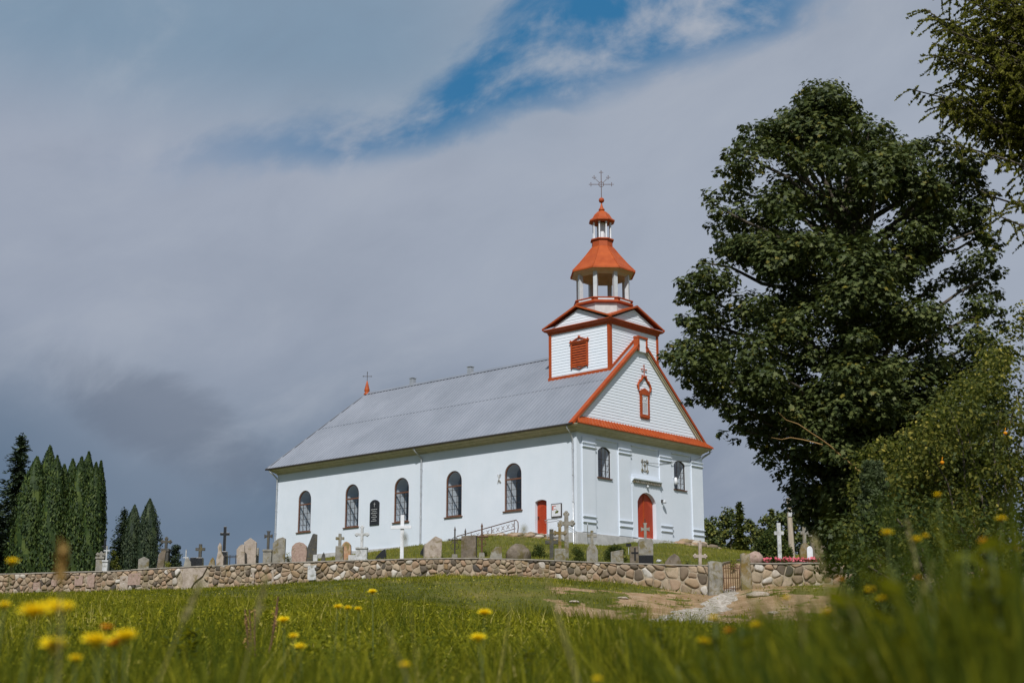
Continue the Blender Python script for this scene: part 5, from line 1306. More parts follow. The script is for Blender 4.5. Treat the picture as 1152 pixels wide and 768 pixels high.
V = leaves(P+T_*.02, rng.normal(size=P.shape), .07, NEED*np.array([2.6,1]), .05, T_*3)
polymesh('crown', V, MT['larch'], e); mb.build('trunk', MT['bark'], e)
# --- bushy fruit tree and shrubs on the right
def bush(name, label, cat, px, d, clumps, size, shape, mat, n=130, trunk=True, up=.5, flat=.8, group=None, stems=5, fruit=None, part='crown', stemr=.05):
    """clumps: (px, py, radius m, depth offset)"""
    x = xat(px, d); e = empty(name, (x, d, gz(x, d)-.05)); tag(e, label, cat, group); base = np.array(e.location)
    C = np.array([at(a, b, d)*np.array([1,1,1])*((d+dd)/d) for a, b, r_, dd in clumps])-base; Rd = np.array([c[2] for c in clumps])
    Vl = [clumpleaves(C[i:i+1], Rd[i:i+1], int(n*(Rd[i]/.5)**2), size, shape, up, .55, flat, .4)[0] for i in range(len(C))]
    polymesh(part, np.concatenate(Vl), mat, e)
    mb = MB()
    for i in range(0, len(C), max(1, len(C)//stems)): limb(mb, (random.uniform(-.15,.15), random.uniform(-.1,.1), -.1), tuple(C[i]), stemr, .01, .03)
    mb.build('trunk' if trunk else 'stems', MT['bark'], e)
    return e, C, Rd
def fill(x0, x1, topf, y1, n, r0, r1, dz):
    out = []
    while len(out) < n:
        px = random.uniform(x0, x1); py = random.uniform(topf(px), y1); out.append((px, py, random.uniform(r0, r1), random.uniform(-dz, dz)))
    return out
topf = lambda p: float(np.interp(p, [950,985,1030,1062,1085,1110,1130,1155,1250,1340], [560,490,470,440,415,390,372,340,350,450]))+14
cl = fill(965, 1330, topf, 655, 330, .22, .46, 1.3)+[(p, topf(p)+random.uniform(-6,10), .26, random.uniform(-.8,.8)) for p in range(975, 1330, 9)]
cl += [(1106,372,.14,0),(1100,355,.11,0),(1092,388,.16,0),(1108,392,.2,0)]
e, C, Rd = bush('fruit_tree', 'sprawling yellow-green fruit tree with small leaves at the right edge', 'fruit tree', 1120, 22, cl, .066, OVAL, MT['apple'], 270, True, .55, .7, stems=22, stemr=.03)
for px, py in ((1131,487),(1060,520)):
    d_ = 20.6 if px > 940 else 37.5; q = at(px, py, d_)
    mb = MB(); mb.ball((0,0,0), .03, 2, (1,1,.9)); mb.tube([(0,0,.04),(.01,0,.08)], .006, 5)
    if px > 940: o = mb.build('apple', MT['opetal'], e, loc=(q[0]-e.location[0], q[1]-e.location[1], q[2]-e.location[2]))
topf2 = lambda p: float(np.interp(p, [935,960,1000,1060,1150,1300], [600,560,545,560,590,600]))
cl = fill(950, 1290, topf2, 735, 150, .22, .42, .9)
bush('shrub', 'low dark green leafy shrub spreading below the fruit tree', 'shrub', 1080, 17, cl, .055, OVAL, MT['shrub'], 190, False, .4, .85, stems=10, stemr=.02)
cl = fill(925, 1000, lambda p: float(np.interp(p, [890,910,985], [545,520,500])), 640, 85, .35, .6, .8)
bush('elder_bush', 'dark bush filling the space under the maple above the wall end', 'bush', 930, 40, cl, .11, OVAL, MT['shrub'], 80, False, .4, .85, stems=4, stemr=.025)
# pine sapling
D_ = 18.5; x = xat(988, D_); zb = gz(x, D_); e = empty('pine_sapling', (x, D_, zb)); tag(e, 'young blue-green pine standing at the left edge of the fruit tree', 'pine')
H = at(990, 522, D_)[2]-zb; P = []; T_ = []; mb = MB(); mb.tube([(0,0,0),(.02,0,H*.5),(0,0,H)], [.05,.03,.008], 7)
z = .15
while z < H-.05:
    rr_ = (1-z/H)**.8*.40+.05
    for k in range(6):
        a_ = random.uniform(0, 2*PI); tip = np.array([math.cos(a_)*rr_, math.sin(a_)*rr_, z+rr_*.55]); s0 = np.array([0,0,z]); mb.tube([tuple(s0), tuple(tip)], [.012,.004], 4)
        m_ = int(60*rr_/.5)+25; s_ = rng.random(m_)[:, None]*.8+.2; P.append(s0+(tip-s0)*s_); T_.append(np.repeat(unit(tip-s0)[None], m_, 0))
    z += .15
P = np.concatenate(P); T_ = np.concatenate(T_); P = np.repeat(P, 4, 0); T_ = unit(np.repeat(T_, 4, 0)*.7+rng.normal(size=P.shape)*.55)
polymesh('needles', leaves(P+T_*.045, rng.normal(size=P.shape), .10, NEED*np.array([.8,1]), .03, T_*4), MT['pine'], e); mb.build('trunk', MT['bark'], e)
# --- conifers on the left
def conifer(name, label, cat, px, d, ytop, rad, mat, kind='column', n=5200, group=None, lean=0, leafs=.17):
    x = xat(px, d); zb = gz(x, d)-.05; H = at(px, ytop, d)[2]-zb; e = empty(name, (x, d, zb)); tag(e, label, cat, group)
    if kind == 'column':
        u = rng.random(n)**.9; a = rng.random(n)*2*PI
        lob = 1+.14*np.sin(a*3+u*9+px)+.13*np.sin(a*6+u*21+px*2)
        prof = np.interp(u, [0,.12,.45,.75,.92,1], [.86,1,.94,.62,.24,.03])*rad*lob*np.where(rng.random(n) > .93, rng.uniform(1.0,1.2,n), rng.uniform(.80,1.04,n))
        P = np.stack([np.cos(a)*prof, np.sin(a)*prof, u*H*.985], -1); Nn = np.stack([np.cos(a), np.sin(a), np.full(n,.25)], -1)+rng.normal(size=(n,3))*.45
        V = leaves(P, Nn, leafs, SPRAY, .2, np.stack([np.cos(a)*.35, np.sin(a)*.35, np.full(n,1.2)], -1))
        core = []; m_ = 14; us = np.linspace(0, .95, 12); pr = np.interp(us, [0,.12,.45,.75,.92,1], [.86,1,.96,.66,.28,.03])*rad*.78
        for i in range(11):
            for k in range(m_):
                a0, a1 = 2*PI*k/m_, 2*PI*(k+1)/m_
                core.append([(pr[i]*math.cos(a0),pr[i]*math.sin(a0),us[i]*H),(pr[i]*math.cos(a1),pr[i]*math.sin(a1),us[i]*H),(pr[i+1]*math.cos(a1),pr[i+1]*math.sin(a1),us[i+1]*H),(pr[i+1]*math.cos(a0),pr[i+1]*math.sin(a0),us[i+1]*H)])
        polymesh('crown', [V, np.array(core)], mat, e)
    else:
        P = []; Nn = []; Tt = []; z = .06*H
        while z < H*.985:
            rr_ = rad*(1-z/H)**.85+.05; nb = max(4, int(11*rr_/rad))
            for k in range(nb):
                a_ = random.uniform(0, 2*PI); L_ = rr_*random.uniform(.7,1.12); m_ = int(46*L_)+8; s_ = rng.random(m_)
                up_ = .35 if z > H*.8 else .05
                px_3 = np.stack([np.cos(a_)*L_*s_, np.sin(a_)*L_*s_, z+up_*L_*s_-.28*L_*s_**2+.25*L_*np.maximum(s_-.8,0)], -1); px_3 += rng.normal(size=px_3.shape)*np.array([.07,.07,.05])*(1+s_[:, None])
                P.append(px_3); Nn.append(np.tile([0,0,1.0],(m_,1))+rng.normal(size=(m_,3))*.5); Tt.append(np.tile([math.cos(a_),math.sin(a_),-.3],(m_,1)))
            z += H*.022
        P = np.concatenate(P); V = leaves(P, np.concatenate(Nn), leafs, SPRAY, .2, np.concatenate(Tt)*2); polymesh('crown', V, mat, e)
    mb = MB(); mb.tube([(0,0,-.2),(0,0,H*.95)], [max(.08,rad*.12),.01], 8); mb.build('trunk', MT['bark'], e); return e
ords = ['leftmost','second','third','fourth','fifth','sixth','seventh','eighth','rightmost']
for i, (px, yt, rad, d) in enumerate(((33,512,1.15,79),(47,499.5,.98,79.6),(56,511,.85,78),(65,521,.80,78.5),(74,515,.80,79.2),(84,512.5,.80,78.2),(91.8,506.6,.82,79.5),(101,519,.72,78),(106.5,517,.52,78.8))):
    lab = f'{ords[i]} tall thuja of the clipped row at the left' if i in (0,8) else f'{ords[i]} tall thuja counted from the left in the dense row'
    conifer('thuja', lab, 'thuja', px, d, yt, rad, MT['thuja'], n=5600, group='row of tall thujas at the left')
conifer('spruce_tree', 'dark ragged spruce at the far left edge behind the thujas', 'spruce', 14, 84, 490, 2.3, MT['conifer'], 'spruce', leafs=.26)
conifer('spruce_tree', 'shorter dark spruce cut by the left edge of the photo', 'spruce', -22, 80, 520, 2.4, MT['conifer'], 'spruce', leafs=.26)
conifer('spruce_tree', 'small ragged spruce left of the two dark columnar conifers', 'spruce', 137, 78, 573, .95, MT['conifer'], 'spruce', leafs=.14)
conifer('columnar_conifer', 'left and slimmer of the two dark columnar conifers', 'conifer', 148, 77.5, 567, .62, MT['conifer'], n=3600, leafs=.13)
conifer('columnar_conifer', 'right and taller of the two dark columnar conifers', 'conifer', 165, 77, 560, .72, MT['conifer'], n=4200, leafs=.13)
# shrubs in the churchyard
def roundbush(name, label, px, d, ytop, w_px, mat, size=.06, n=260, cat='bush', ybot=None, group=None):
    yb = ybot or 640; w2 = w_px/2; k = max(5, int(w_px*(yb-ytop)/34)); rm = max(.16, min(.42, w_px*d/1600*.2)); rp = rm*1600/d; cl = []
    for i in range(min(k, 60)):
        a = random.uniform(0, PI); r_ = random.random()**.5
        cl.append((px+math.cos(a)*r_*max(1,(w2-rp)), yb-math.sin(a)*r_*(yb-ytop-rp)-2, rm*random.uniform(.8,1.15), random.uniform(-.5,.5)*w2*d/1600))
    cl.append((px, ytop+rp, rm, 0))
    return bush(name, label, cat, px, d, cl, size*1.15, OVAL, mat, n*3, False, .4, .9, group, 3, stemr=.015, part='foliage')
roundbush('round_shrub', 'round dark shrub between the trefoil cross and the thin whitish cross', 197, 73.5, 611, 23, MT['conifer'], .07)
roundbush('small_shrub', 'tiny yellow-green shrub at the foot of the round dark shrub', 189, 71.3, 631, 10, MT['yellowshrub'], .05, 150)
roundbush('small_shrub', 'yellowish bush right of the thuja row', 128, 73.5, 618, 18, MT['apple'], .07, 170)
roundbush('small_shrub', 'bright green ball shrub left of the pink headstone', 323.5, 71, 620, 11, MT['yellowshrub'], .045, 220)
roundbush('small_shrub', 'yellowish low plants right of the pale wedge-topped slab', 505, 69, 624, 16, MT['yellowshrub'], .05, 120)
roundbush('small_shrub', 'low green weeds below the scrollwork railing', 545, 71, 617, 20, MT['apple'], .06, 130)
roundbush('small_shrub', 'tall green weeds between the memorial boulder and the dark grey cross', 606, 70, 611, 30, MT['shrub'], .06, 170)
roundbush('box_bush', 'dense dark green bush right of the mossy ochre cross', 649.5, 67, 616, 25, MT['shrub'], .045, 330)
roundbush('small_shrub', 'low broad dark bush behind the plain grey slab', 693, 68.5, 610.5, 36, MT['shrub'], .055, 220)
roundbush('small_shrub', 'bright yellow-green plant seen through the gate', 826, 64.5, 628, 16, MT['yellowshrub'], .06, 160)
roundbush('small_shrub', 'small green plant left of the weathered whitish cross', 773, 64.6, 630, 9, MT['apple'], .05, 120)
e, C, Rd = roundbush('willow_bush', 'large soft round green bush behind the tall bluish white cross', 869, 67.5, 592, 54, MT['shrub'], .10, 200)
for p, lab in ((862,'small red flower clump left of the tall bluish white cross'),(897,'bright pink flowers along the wall top under the maple')):
    d_ = 61.6; x = xat(p, d_); zz = at(p, 632, d_)[2]; e = empty('flower_bed', (x, d_, zz-.08)); tag(e, lab, 'flowers')
    w_ = .25 if p == 862 else .95; m_ = 60 if p == 862 else 420; P = np.stack([rng.uniform(-w_,w_,m_), rng.uniform(-.3,.3,m_), rng.uniform(.1,.30,m_)*(1-.3*np.abs(rng.uniform(-1,1,m_)))], -1)
    polymesh('blossoms', leaves(P, rng.normal(size=P.shape)+np.array([0,-1,1]), .075, OVAL*np.array([1.6,1])), MT['pinkpetal'], e)
    P = np.stack([rng.uniform(-w_,w_,m_*2), rng.uniform(-.3,.3,m_*2), rng.uniform(.0,.2,m_*2)], -1); polymesh('leaves', leaves(P, rng.normal(size=P.shape)+np.array([0,0,1]), .08, OVAL), MT['shrub'], e)
# --- wood beyond the hill, right of the church
fx = [(786,580,160,'round'),(800,576,156,'round'),(812,574,166,'round'),(823,570,158,'round'),(834,564,154,'spruce'),(846,575,160,'round'),(858,577,156,'round'),(870,572,164,'spruce'),(881,574,158,'round'),(893,567,152,'round'),(905,562,160,'round'),(918,560,156,'spruce'),(932,560,150,'round'),(950,558,155,'round')]
words = ['round dark tree of the far wood touching the church corner','broad tree of the far wood next right of the church corner tree','third tree of the far wood counted from the church','fourth rounded tree of the far wood, left of the pointed spruce','pointed spruce rising above the far wood','yellowish rounded tree right of the pointed far spruce','low rounded far tree behind the left half of the willow bush','slim far spruce behind the willow bush','far rounded tree just left of the wooden pole','taller far tree directly behind the wooden pole','far tree right of the wooden pole','dark far spruce partly behind the maple foliage','far tree mostly hidden by the lowest maple leaves','rightmost far tree hidden behind the maple trunk']
for (px, yt, d, kd), lab in zip(fx, words):
    if kd == 'spruce': conifer('spruce_tree', lab, 'tree', px, d, yt, 1.9, MT['forest'], 'spruce', leafs=.42, group='far wood beyond the hill'); continue
    x = xat(px, d); zb = gz(x, d); zt = at(px, yt, d)[2]; H = zt-zb; w_ = random.uniform(1.5,2.1)
    e = empty('far_tree', (x, d, zb)); tag(e, lab, 'tree', 'far wood beyond the hill')
    C = []; Rd = []
    for i in range(34):
        z = random.uniform(.18, .97); hw = w_*math.sin(PI*min(1,(z+.12)))**.6*1.0 if z < .88 else w_*.45; a_ = random.uniform(0, 2*PI); C.append((math.cos(a_)*hw*random.random()**.4, math.sin(a_)*hw, z*H-.3)); Rd.append(random.uniform(.5,.9))
    V, _ = clumpleaves(np.array(C), np.array(Rd), 85, .30, OVAL*np.array([1.4,1]), .5, .5, .8, .4); polymesh('crown', V, MT['forest'], e)
    mb = MB(); mb.tube([(0,0,-.3),(0,0,H*.8)], [.2,.05], 8); mb.build('trunk', MT['bark'], e)

# ------------------------------------------------------------------ grass
def blades(x, y, z, h, w_, bend):
    n = len(x); a = rng.random(n)*2*PI; dx_, dy_ = np.cos(a), np.sin(a); b = rng.random(n)*2*PI; lx_, ly_ = np.cos(b)*bend*h, np.sin(b)*bend*h
    def pt(t_, s_): 
        return np.stack([x+dx_*w_*s_+lx_*t_**2, y+dy_*w_*s_+ly_*t_**2, z+h*(t_-.25*bend*t_**2)], -1)
    A = np.stack([pt(-.05,-.5), pt(-.05,.5), pt(.5,.42), pt(.5,-.42)], 1); B = np.stack([pt(.5,-.42), pt(.5,.42), pt(1.,.06), pt(1.,-.06)], 1)
    return A, B
def blades1(x, y, z, h, w_, bend):
    n = len(x); a = rng.random(n)*2*PI; dx_, dy_ = np.cos(a), np.sin(a); b = rng.random(n)*2*PI; lx_, ly_ = np.cos(b)*bend*h, np.sin(b)*bend*h
    return np.stack([np.stack([x-dx_*w_/2, y-dy_*w_/2, z-.02], -1), np.stack([x+dx_*w_/2, y+dy_*w_/2, z-.02], -1), np.stack([x+lx_, y+ly_, z+h], -1)], 1)
VS = []; RN = []
def meadow(n, d0, d1, lo, hi, wl_, k=1.0, one=False, logd=True, wide=.47):
    u = rng.random(n); d = d0*(d1/d0)**u if logd else d0+(d1-d0)*u
    # clump: attract to noise
    x = d*rng.uniform(-wide, wide, n); cl_ = fbm(x, d, .8, 2)
    keep = (rng.random(n) < .35+1.1*(cl_-.2))&(rng.random(n) > sandmask(x, d)*1.05)&(d < wally(x)-.05)
    pcx = np.interp(-d, -py_, px_); pw = np.interp(-d, -py_, wd); keep &= ~((np.abs(x-pcx) < pw*.95)&(d > 45.5))
    x, d, cl_ = x[keep], d[keep], cl_[keep]; z = ground(x, d)
    pxx = x/d*1590+576
    ts_ = fbm(x, d, 1.7, 21); h = rng.uniform(lo, hi, len(x))*(.25+1.5*sstep(.30,.75,ts_))*(.55+.8*cl_)*k*(1+.4*(rng.random(len(x)) > .95)); h = np.minimum(h, (.34+.012*np.minimum(d,10))*rng.uniform(.8,1.05,len(x)))
    w_ = rng.uniform(.7,1.3,len(x))*wl_
    tone = np.clip(rng.normal(.42,.24+.10*sstep(10,4,d),len(x))+(fbm(x, d, .35, 6)-.5)*.8+(fbm(x, d, 1.7, 33)-.5)*.7-.16*sstep(9, 2, d)-.10*sstep(.62,.4,fbm(x, d, .6, 41)), 0, 1)
    if one: VS.append(blades1(x, d, z, h, w_, .5)); RN.append(tone)
    else:
        A, B = blades(x, d, z, h, w_, rng.uniform(.1,.75,len(x))); VS.append(A); VS.append(B); RN.append(tone); RN.append(tone)
meadow(9000, 1.3, 3.0, .18, .36, .0050)
meadow(36000, 2.6, 8.0, .14, .32, .0060)
meadow(90000, 7.0, 24, .10, .28, .010)
meadow(120000, 20, 46, .07, .20, .020, one=True, logd=False)
meadow(170000, 40, 70, .05, .15, .026, one=True, logd=False)
# taller growth close by on the right
n = 7000; d = rng.uniform(1.4, 3.4, n); pxx = rng.uniform(800, 1240, n); x = (pxx-576)/1590*d; k_ = np.interp(pxx, [800,880,960,1240],[.5,.80,.95,1.1])
A, B = blades(x, d, ground(x, d), rng.uniform(.30,.52,n)*k_, rng.uniform(.005,.010,n), rng.uniform(.2,.8,n)); t_ = np.clip(rng.normal(.14,.26,n),0,1); VS += [A,B]; RN += [t_,t_]
# rank tufts of broad blades here and there
for pxc, wpx, dd_, hh_, nn_ in ((880,70,1.5,.44,1500),(960,80,1.35,.46,1800),(1060,90,1.3,.50,2000),(1140,70,1.25,.52,1800),(575,70,3.0,.44,900),(690,60,3.6,.50,1100),(735,50,2.6,.47,900),(780,40,3.2,.46,700),(445,60,2.8,.42,800),(390,40,2.2,.40,600),(262,50,2.0,.44,800),(150,60,3.2,.40,800),(20,50,2.2,.46,800),(865,60,2.2,.47,900),(930,60,1.7,.47,900),(1010,80,1.5,.48,1100),(1100,90,1.5,.52,1300),(1165,60,1.6,.55,900),(330,70,3.6,.42,900),(510,40,2.0,.38,500),(640,50,2.0,.40,600)):
    dd_ = dd_*1.45 if pxc < 860 else dd_*1.15; hh_ *= rng.uniform(.85,1.1); nn_ = int(nn_*.55); wpx *= .75
    d = dd_+rng.normal(size=nn_)*.22; pxx = pxc+rng.normal(size=nn_)*wpx*.5; x = (pxx-576)/1590*d
    A, B = blades(x, d, ground(x, d), hh_*rng.uniform(.55,1.08,nn_), rng.uniform(.005,.011,nn_), rng.uniform(.05,.6,nn_)); t_ = np.clip(rng.normal(.30 if pxc < 860 else .12,.28,nn_),0,1); VS += [A,B]; RN += [t_,t_]
# broad leaves of clover and weeds between the blades
def weeds(n, d0, d1, size, hi):
    d = d0*(d1/d0)**rng.random(n); x = d*rng.uniform(-.47,.47,n); c_ = fbm(x, d, 1.3, 12); keep = (c_ > .36)&(rng.random(n) > sandmask(x, d)*1.2)&(d < wally(x)-.1)
    x, d = x[keep], d[keep]; z = ground(x, d)+rng.uniform(.02, hi, len(x)); P = np.stack([x,d,z],-1)
    V = leaves(P, rng.normal(size=P.shape)*.6+np.array([0,-.2,1]), size, OVAL); 
    VS.append(V); RN.append(np.clip(rng.normal(.38,.2,len(V)),0,1))
weeds(26000, 1.8, 7, .035, .24); weeds(90000, 6, 26, .045, .20); weeds(110000, 20, 62, .075, .14)
o = polymesh('meadow_grass', VS, MT['grass'], None, np.concatenate(RN)); tag(o, 'tall meadow grass and weeds filling the foreground up to the wall', 'grass', kind='stuff')
# churchyard lawn
n = 150000; x = rng.uniform(-34, 36, n); y = rng.uniform(60, 112, n); q = np.stack([x-CO[0], y-CO[1]], -1); X = q@lx; Y = q@ly
keep = (y > wally(x)+.62)&~((X > -.15)&(X < 13.15)&(Y > -.15)&(Y < 28.9))&(np.abs(x/y) < .47)&(rng.random(n) > sandmask(x, y)*1.2); x, y = x[keep], y[keep]
t_ = np.clip(rng.normal(.5,.2,len(x))+(fbm(x,y,.3,9)-.5)*.7, 0, 1)
o = polymesh('churchyard_grass', blades1(x, y, ground(x, y), rng.uniform(.05,.16,len(x))*(.6+.9*fbm(x,y,.5,4)), rng.uniform(.02,.045,len(x)), .6), MT['lawn'], None, t_); tag(o, 'short green grass around the graves and the church', 'grass', kind='stuff')
# dry stones lying on the sand bank
for i, (px, d, r_, lab) in enumerate(((852,58.5,.30,'flat pale boulder lying before the wall right of the gate'),(700,57.2,.14,'small pale stone on the sand bank below the wall'),(762,54,.12,'pebble-sized stone at the left edge of the gravel path'),(868,54.6,.15,'small stone on the sand mound right of the path'),(645,55.5,.13,'small stone where the grass meets the sand at left'))):
    x = xat(px, d); vs, fs = rock((0,0,0), r_, i*2.1+.5, (1.6,1.2,.5), 3); mb = MB(); mb.add(vs, fs, True); tag(mb.build('field_stone', MT['pale'], loc=(x, d, gz(x,d)+.02)), lab, 'stone')

# ------------------------------------------------------------------ flowers and stalks near the lens
def flower(px, py, d, r_, mat, label, lean=0.):
    r_ *= (1.3 if px < 600 else .95)*(.85 if mat == 'opetal' else 1)
    p = at(px, py, d); gx_ = p[0]+lean; zb = gz(gx_, d); H = p[2]-zb
    e = empty('yellow_flower' if mat == 'petal' else 'orange_flower', (gx_, d, zb)); tag(e, label, 'flower', 'yellow flowers in the meadow')
    mb = MB(); mb.tube([(0,0,-.02),(-lean*.2,0,H*.5),(-lean,0,H)], max(.0012, d*.0003), 5); mb.build('stem', MT['stem'], e)
    P = []; Nn = []; T = []
    for ring, (cnt, tilt, rad) in enumerate(((14,.25,.62),(12,.7,.48),(9,1.3,.28),(6,2.5,.12))):
        for k in range(cnt):
            a = 2*PI*k/cnt+ring*.3; o_ = np.array([math.cos(a), math.sin(a), 0]); t3 = unit(o_+np.array([0,0,tilt])); P.append(np.array([-lean,0,H])+t3*rad*r_*.9); T.append(t3); Nn.append(np.array([-o_[0]*tilt, -o_[1]*tilt-.35, 1]))
    V = leaves(np.array(P), np.array(Nn), r_*.95, OVAL*np.array([1.1,1]), .1, np.array(T)*6); polymesh('head', V, MT[mat], e)
FL = [(38,690,1.7,.017,'petal','left half of the large pair of blurred flowers near the left edge'),(58,686,1.75,.016,'petal','right half of the large pair of blurred flowers near the left edge'),(73,684,1.9,.012,'petal','small flower touching the right of the large blurred pair'),
(60,728,1.8,.016,'petal','flattened blurred flower below the large pair'),(108,722,1.9,.017,'petal','blurred flower low at left, left one of three in a row'),(128,724,2.0,.012,'opetal','small orange flower between two blurred yellow ones low at left'),(141,717,2.0,.015,'petal','blurred flower low at left, right one of three in a row'),(85,741,2.2,.009,'petal','tiny lowest flower below the row of three at left'),(14,632,2.6,.010,'petal','small flower before the wall at the far left edge'),(5,681,2.4,.010,'petal','small flower cut by the left edge'),(120,706,2.2,.009,'opetal','tiny orange flower above the row of three at left'),
(380,683,5.5,.017,'petal','left one of three small sharp flowers left of the middle'),(391,684,5.2,.013,'petal','middle one of three small sharp flowers left of the middle'),(403,685,5.6,.013,'petal','right one of three small sharp flowers left of the middle'),(419,666,7.5,.022,'petal','highest small flower in the grass left of the middle'),(319,698,4.6,.018,'petal','single flower above the two near the reddish dock plant'),(330,716,3.8,.013,'petal','orange-yellow flower just right of the dock plant'),(338,728,3.6,.014,'petal','lower flower just right of the dock plant'),
(545,690,4.2,.018,'petal','upper of two clear flowers in the middle foreground'),(538,718,3.2,.015,'petal','lower of two clear flowers in the middle foreground'),(455,748,2.2,.007,'petal','tiny blurred flower low between the middle flowers and the left'),(672,764,2.0,.008,'petal','flower cut by the bottom edge right of the pale stalk'),
(792,722,2.2,.012,'petal','left lowest flower before the sand bank'),(803,696,2.4,.011,'petal','flower before the gravel path foot'),(821,710,2.3,.012,'opetal','orange flower in the tips below the sand bank'),(851,704,2.3,.012,'petal','flower before the bottom of the sand mound'),(884,673,2.6,.009,'petal','small flower before the sand mound'),(932,690,2.1,.015,'petal','large flower before the foot of the dark shrub'),(952,678,2.1,.014,'opetal','orange flower right beside the large one at the shrub foot'),(946,652,2.3,.010,'opetal','faint orange flower above the pair at the shrub foot'),(979,664,2.2,.010,'petal','left one of two flowers on the arching pale stalk'),(993,674,2.2,.010,'petal','right one of two flowers on the arching pale stalk'),(944,706,2.3,.010,'petal','lowest flower before the dark shrub foot'),
(998,600,2.6,.014,'petal','bright round flower before the pine sapling, highest on the left'),(1030,608,2.6,.015,'petal','bright round flower right of the pine sapling'),(1041,603,2.7,.008,'petal','tiny flower touching the bright round one by the pine'),(1055,557,2.9,.010,'petal','highest flower before the fruit tree'),(1126,584,2.7,.012,'petal','flower at right on a forked light stem before the fruit tree'),(1110,610,2.1,.016,'opetal','large blurred orange flower at right before the fruit tree'),(1144,618,2.4,.009,'opetal','faint orange flower at the right edge'),(1033,650,2.4,.009,'opetal','small orange bud before the dark shrub'),(1077,674,2.2,.016,'petal','bright yellow flower low before the dark shrub at right')]
for px, py, d, r_, mt, lab in FL: flower(px, py, d, r_, mt, lab, random.uniform(-.03,.03))
def stalk(p0, p1, d, r_, label, headlen=0., mat='straw', bend=0., hr=2.6):
    a = at(*p0, d); b = at(*p1, d); zb = gz(b[0], d)
    dirv = (b-a); 
    if b[2] > zb: b = b+dirv*((b[2]-zb)/max(1e-3, -dirv[2]))
    e = empty('grass_stalk', (b[0], d, zb)); tag(e, label, 'grass stalk', 'tall dry stalks near the lens'); a = a-np.array([b[0],d,zb]); b = np.array([0,0,-.02])
    pts = [tuple(b+(a-b)*t_+np.array([bend*math.sin(PI*t_*.5)**2*0+bend*t_*t_-bend*t_,0,0])) for t_ in np.linspace(0,1,9)]
    mb = MB(); mb.tube(pts, [r_*.68*(1-.4*i/8) for i in range(9)], 6); mb.build('stem', MT['straw'], e)
    if headlen:
        n_ = 90; t_ = rng.uniform(1-headlen, 1.0, n_)[:, None]; P = b+(a-b)*t_+np.array([bend,0,0])*(t_*t_-t_); P += rng.normal(size=P.shape)*r_*hr*.4
        polymesh('seed_head', leaves(P, rng.normal(size=P.shape), r_*5, OVAL*np.array([.6,1]), .1, unit(a-b)*2), MT[mat], e)
stalk((612,640),(652,768),1.7,.0042,'broad pale blurred stalk leaning left before the wall in the middle',0)
stalk((432,700),(462,768),1.9,.0022,'short pale blurred stalk low left of the middle',.0)
stalk((70,612),(66,768),1.7,.003,'stalk with a golden-brown seed head before the thujas',.07,'spike',hr=2.2)
stalk((590,592),(560,768),2.6,.0015,'thin stalk with a pale tuft before the church wall',.06)
stalk((455,600),(470,768),2.8,.0013,'thin stalk with a tiny seed head before the white wooden cross',.05)
stalk((300,650),(270,768),2.2,.002,'leaning yellowish stalk left of the dock plant',.12)
stalk((225,655),(175,768),2.2,.0022,'pale leaning stalk in the left foreground',.1)
stalk((915,600),(985,768),2.0,.002,'arching yellow seed stalk before the pine sapling',.22,bend=.10)
stalk((1052,628),(1000,768),2.2,.0018,'brown seed spike before the dark shrub',.15)
stalk((1020,585),(1060,768),2.4,.0016,'brownish seed spike before the fruit tree',.12)
stalk((945,655),(1010,768),1.5,.0035,'thick pale blurred stalk arching before the shrub foot',0,bend=.08)
stalk((902,660),(905,768),1.6,.003,'upright pale blurred stalk before the sand mound',0)
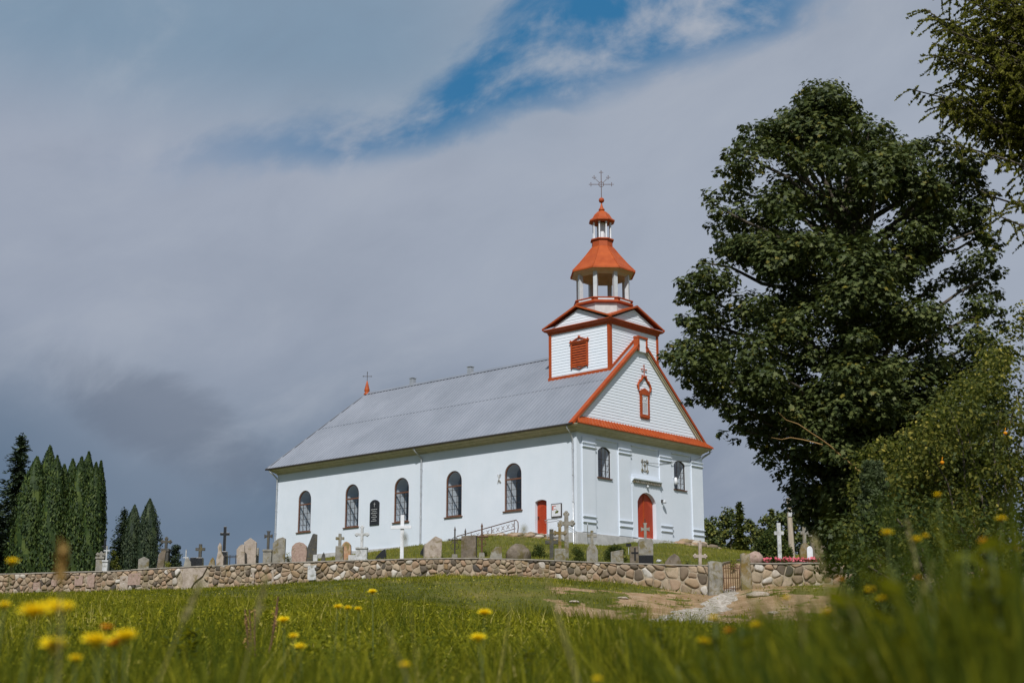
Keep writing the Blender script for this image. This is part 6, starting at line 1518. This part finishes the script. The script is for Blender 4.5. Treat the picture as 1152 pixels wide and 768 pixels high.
# dock plant
x = xat(295, 9); zb = gz(x, 9); e = empty('dock_plant', (x, 9, zb)); tag(e, 'reddish brown dock plant with bare seed stems left of the middle', 'plant')
for i in range(6):
    mb = MB(); dx_ = random.uniform(-.12,.12); h_ = random.uniform(.4,.6); pts = [(dx_*.3,random.uniform(-.05,.05),0),(dx_*.7,0,h_*.5),(dx_,0,h_)]; mb.tube(pts, .005, 5); s = mb.build('stem', MT['rust'], e)
    P = np.stack([np.interp(rng.random(26),[0,1],[dx_*.7,dx_]), rng.normal(size=26)*.010, rng.uniform(h_*.5,h_,26)], -1); polymesh('seed_cluster', leaves(P, rng.normal(size=P.shape), .016, OVAL), MT['spike'], s)
# leafy weeds in the middle foreground
for i, (px, d, h_, lab) in enumerate(((640,7.5,.34,'leafy dark weed right of the two clear middle flowers'),(665,6.2,.34,'second leafy weed left of the pale blurred stalk top'),(700,5.2,.40,'upright leafy weed before the left end of the sand'),(722,5.8,.36,'leafy weed just right of the upright one'),(752,5.0,.40,'leafy weed before the middle of the sand bank'),(785,4.6,.40,'leafy weed before the gravel path'),(600,6.5,.30,'low leafy weed in the middle of the meadow'),(205,8,.34,'leafy weed patch in the left meadow'),(905,2.1,.44,'dark blurred leafy weed left in the lower right foreground'),(985,1.8,.43,'dark blurred leafy weed below the arching pale stalk'),(1050,1.6,.46,'dark blurred leafy weed before the foot of the shrub'),(1110,1.7,.48,'dark blurred leafy weed near the lower right corner'),(1150,1.5,.50,'blurred leafy weed cut by the right edge'),(830,2.4,.40,'blurred leafy weed below the sand mound'))):
    x = xat(px, d); zb = gz(x, d); big_ = d < 2.5; e = empty('leafy_weed', (x, d, zb)); tag(e, lab, 'weed', 'leafy weeds in the meadow'); mb = MB(); P = []; Nn = []; T = []
    for k in range(7):
        a_ = random.uniform(0,2*PI); q = random.uniform(.0,.16); hh = h_*random.uniform(.7,1.15); b_ = (math.cos(a_)*q, math.sin(a_)*q); mb.tube([(b_[0]*.3,b_[1]*.3,-.02),(b_[0],b_[1],hh)], [.004,.002], 5)
        for j in range(26):
            t_ = random.uniform(.2,1); a2 = random.uniform(0,2*PI); c = np.array([b_[0]*(.3+.7*t_), b_[1]*(.3+.7*t_), hh*t_]); o_ = np.array([math.cos(a2), math.sin(a2), .35]); P.append(c+o_*.022); T.append(o_); Nn.append(np.array([-o_[0]*.4,-o_[1]*.4,1]))
    mb.build('stems', MT['stem'], e); polymesh('foliage', leaves(np.array(P), np.array(Nn), .055, OVAL, .2, np.array(T)*4), MT['grass'], e, np.clip(rng.normal(.25,.15,len(P)),0,1))
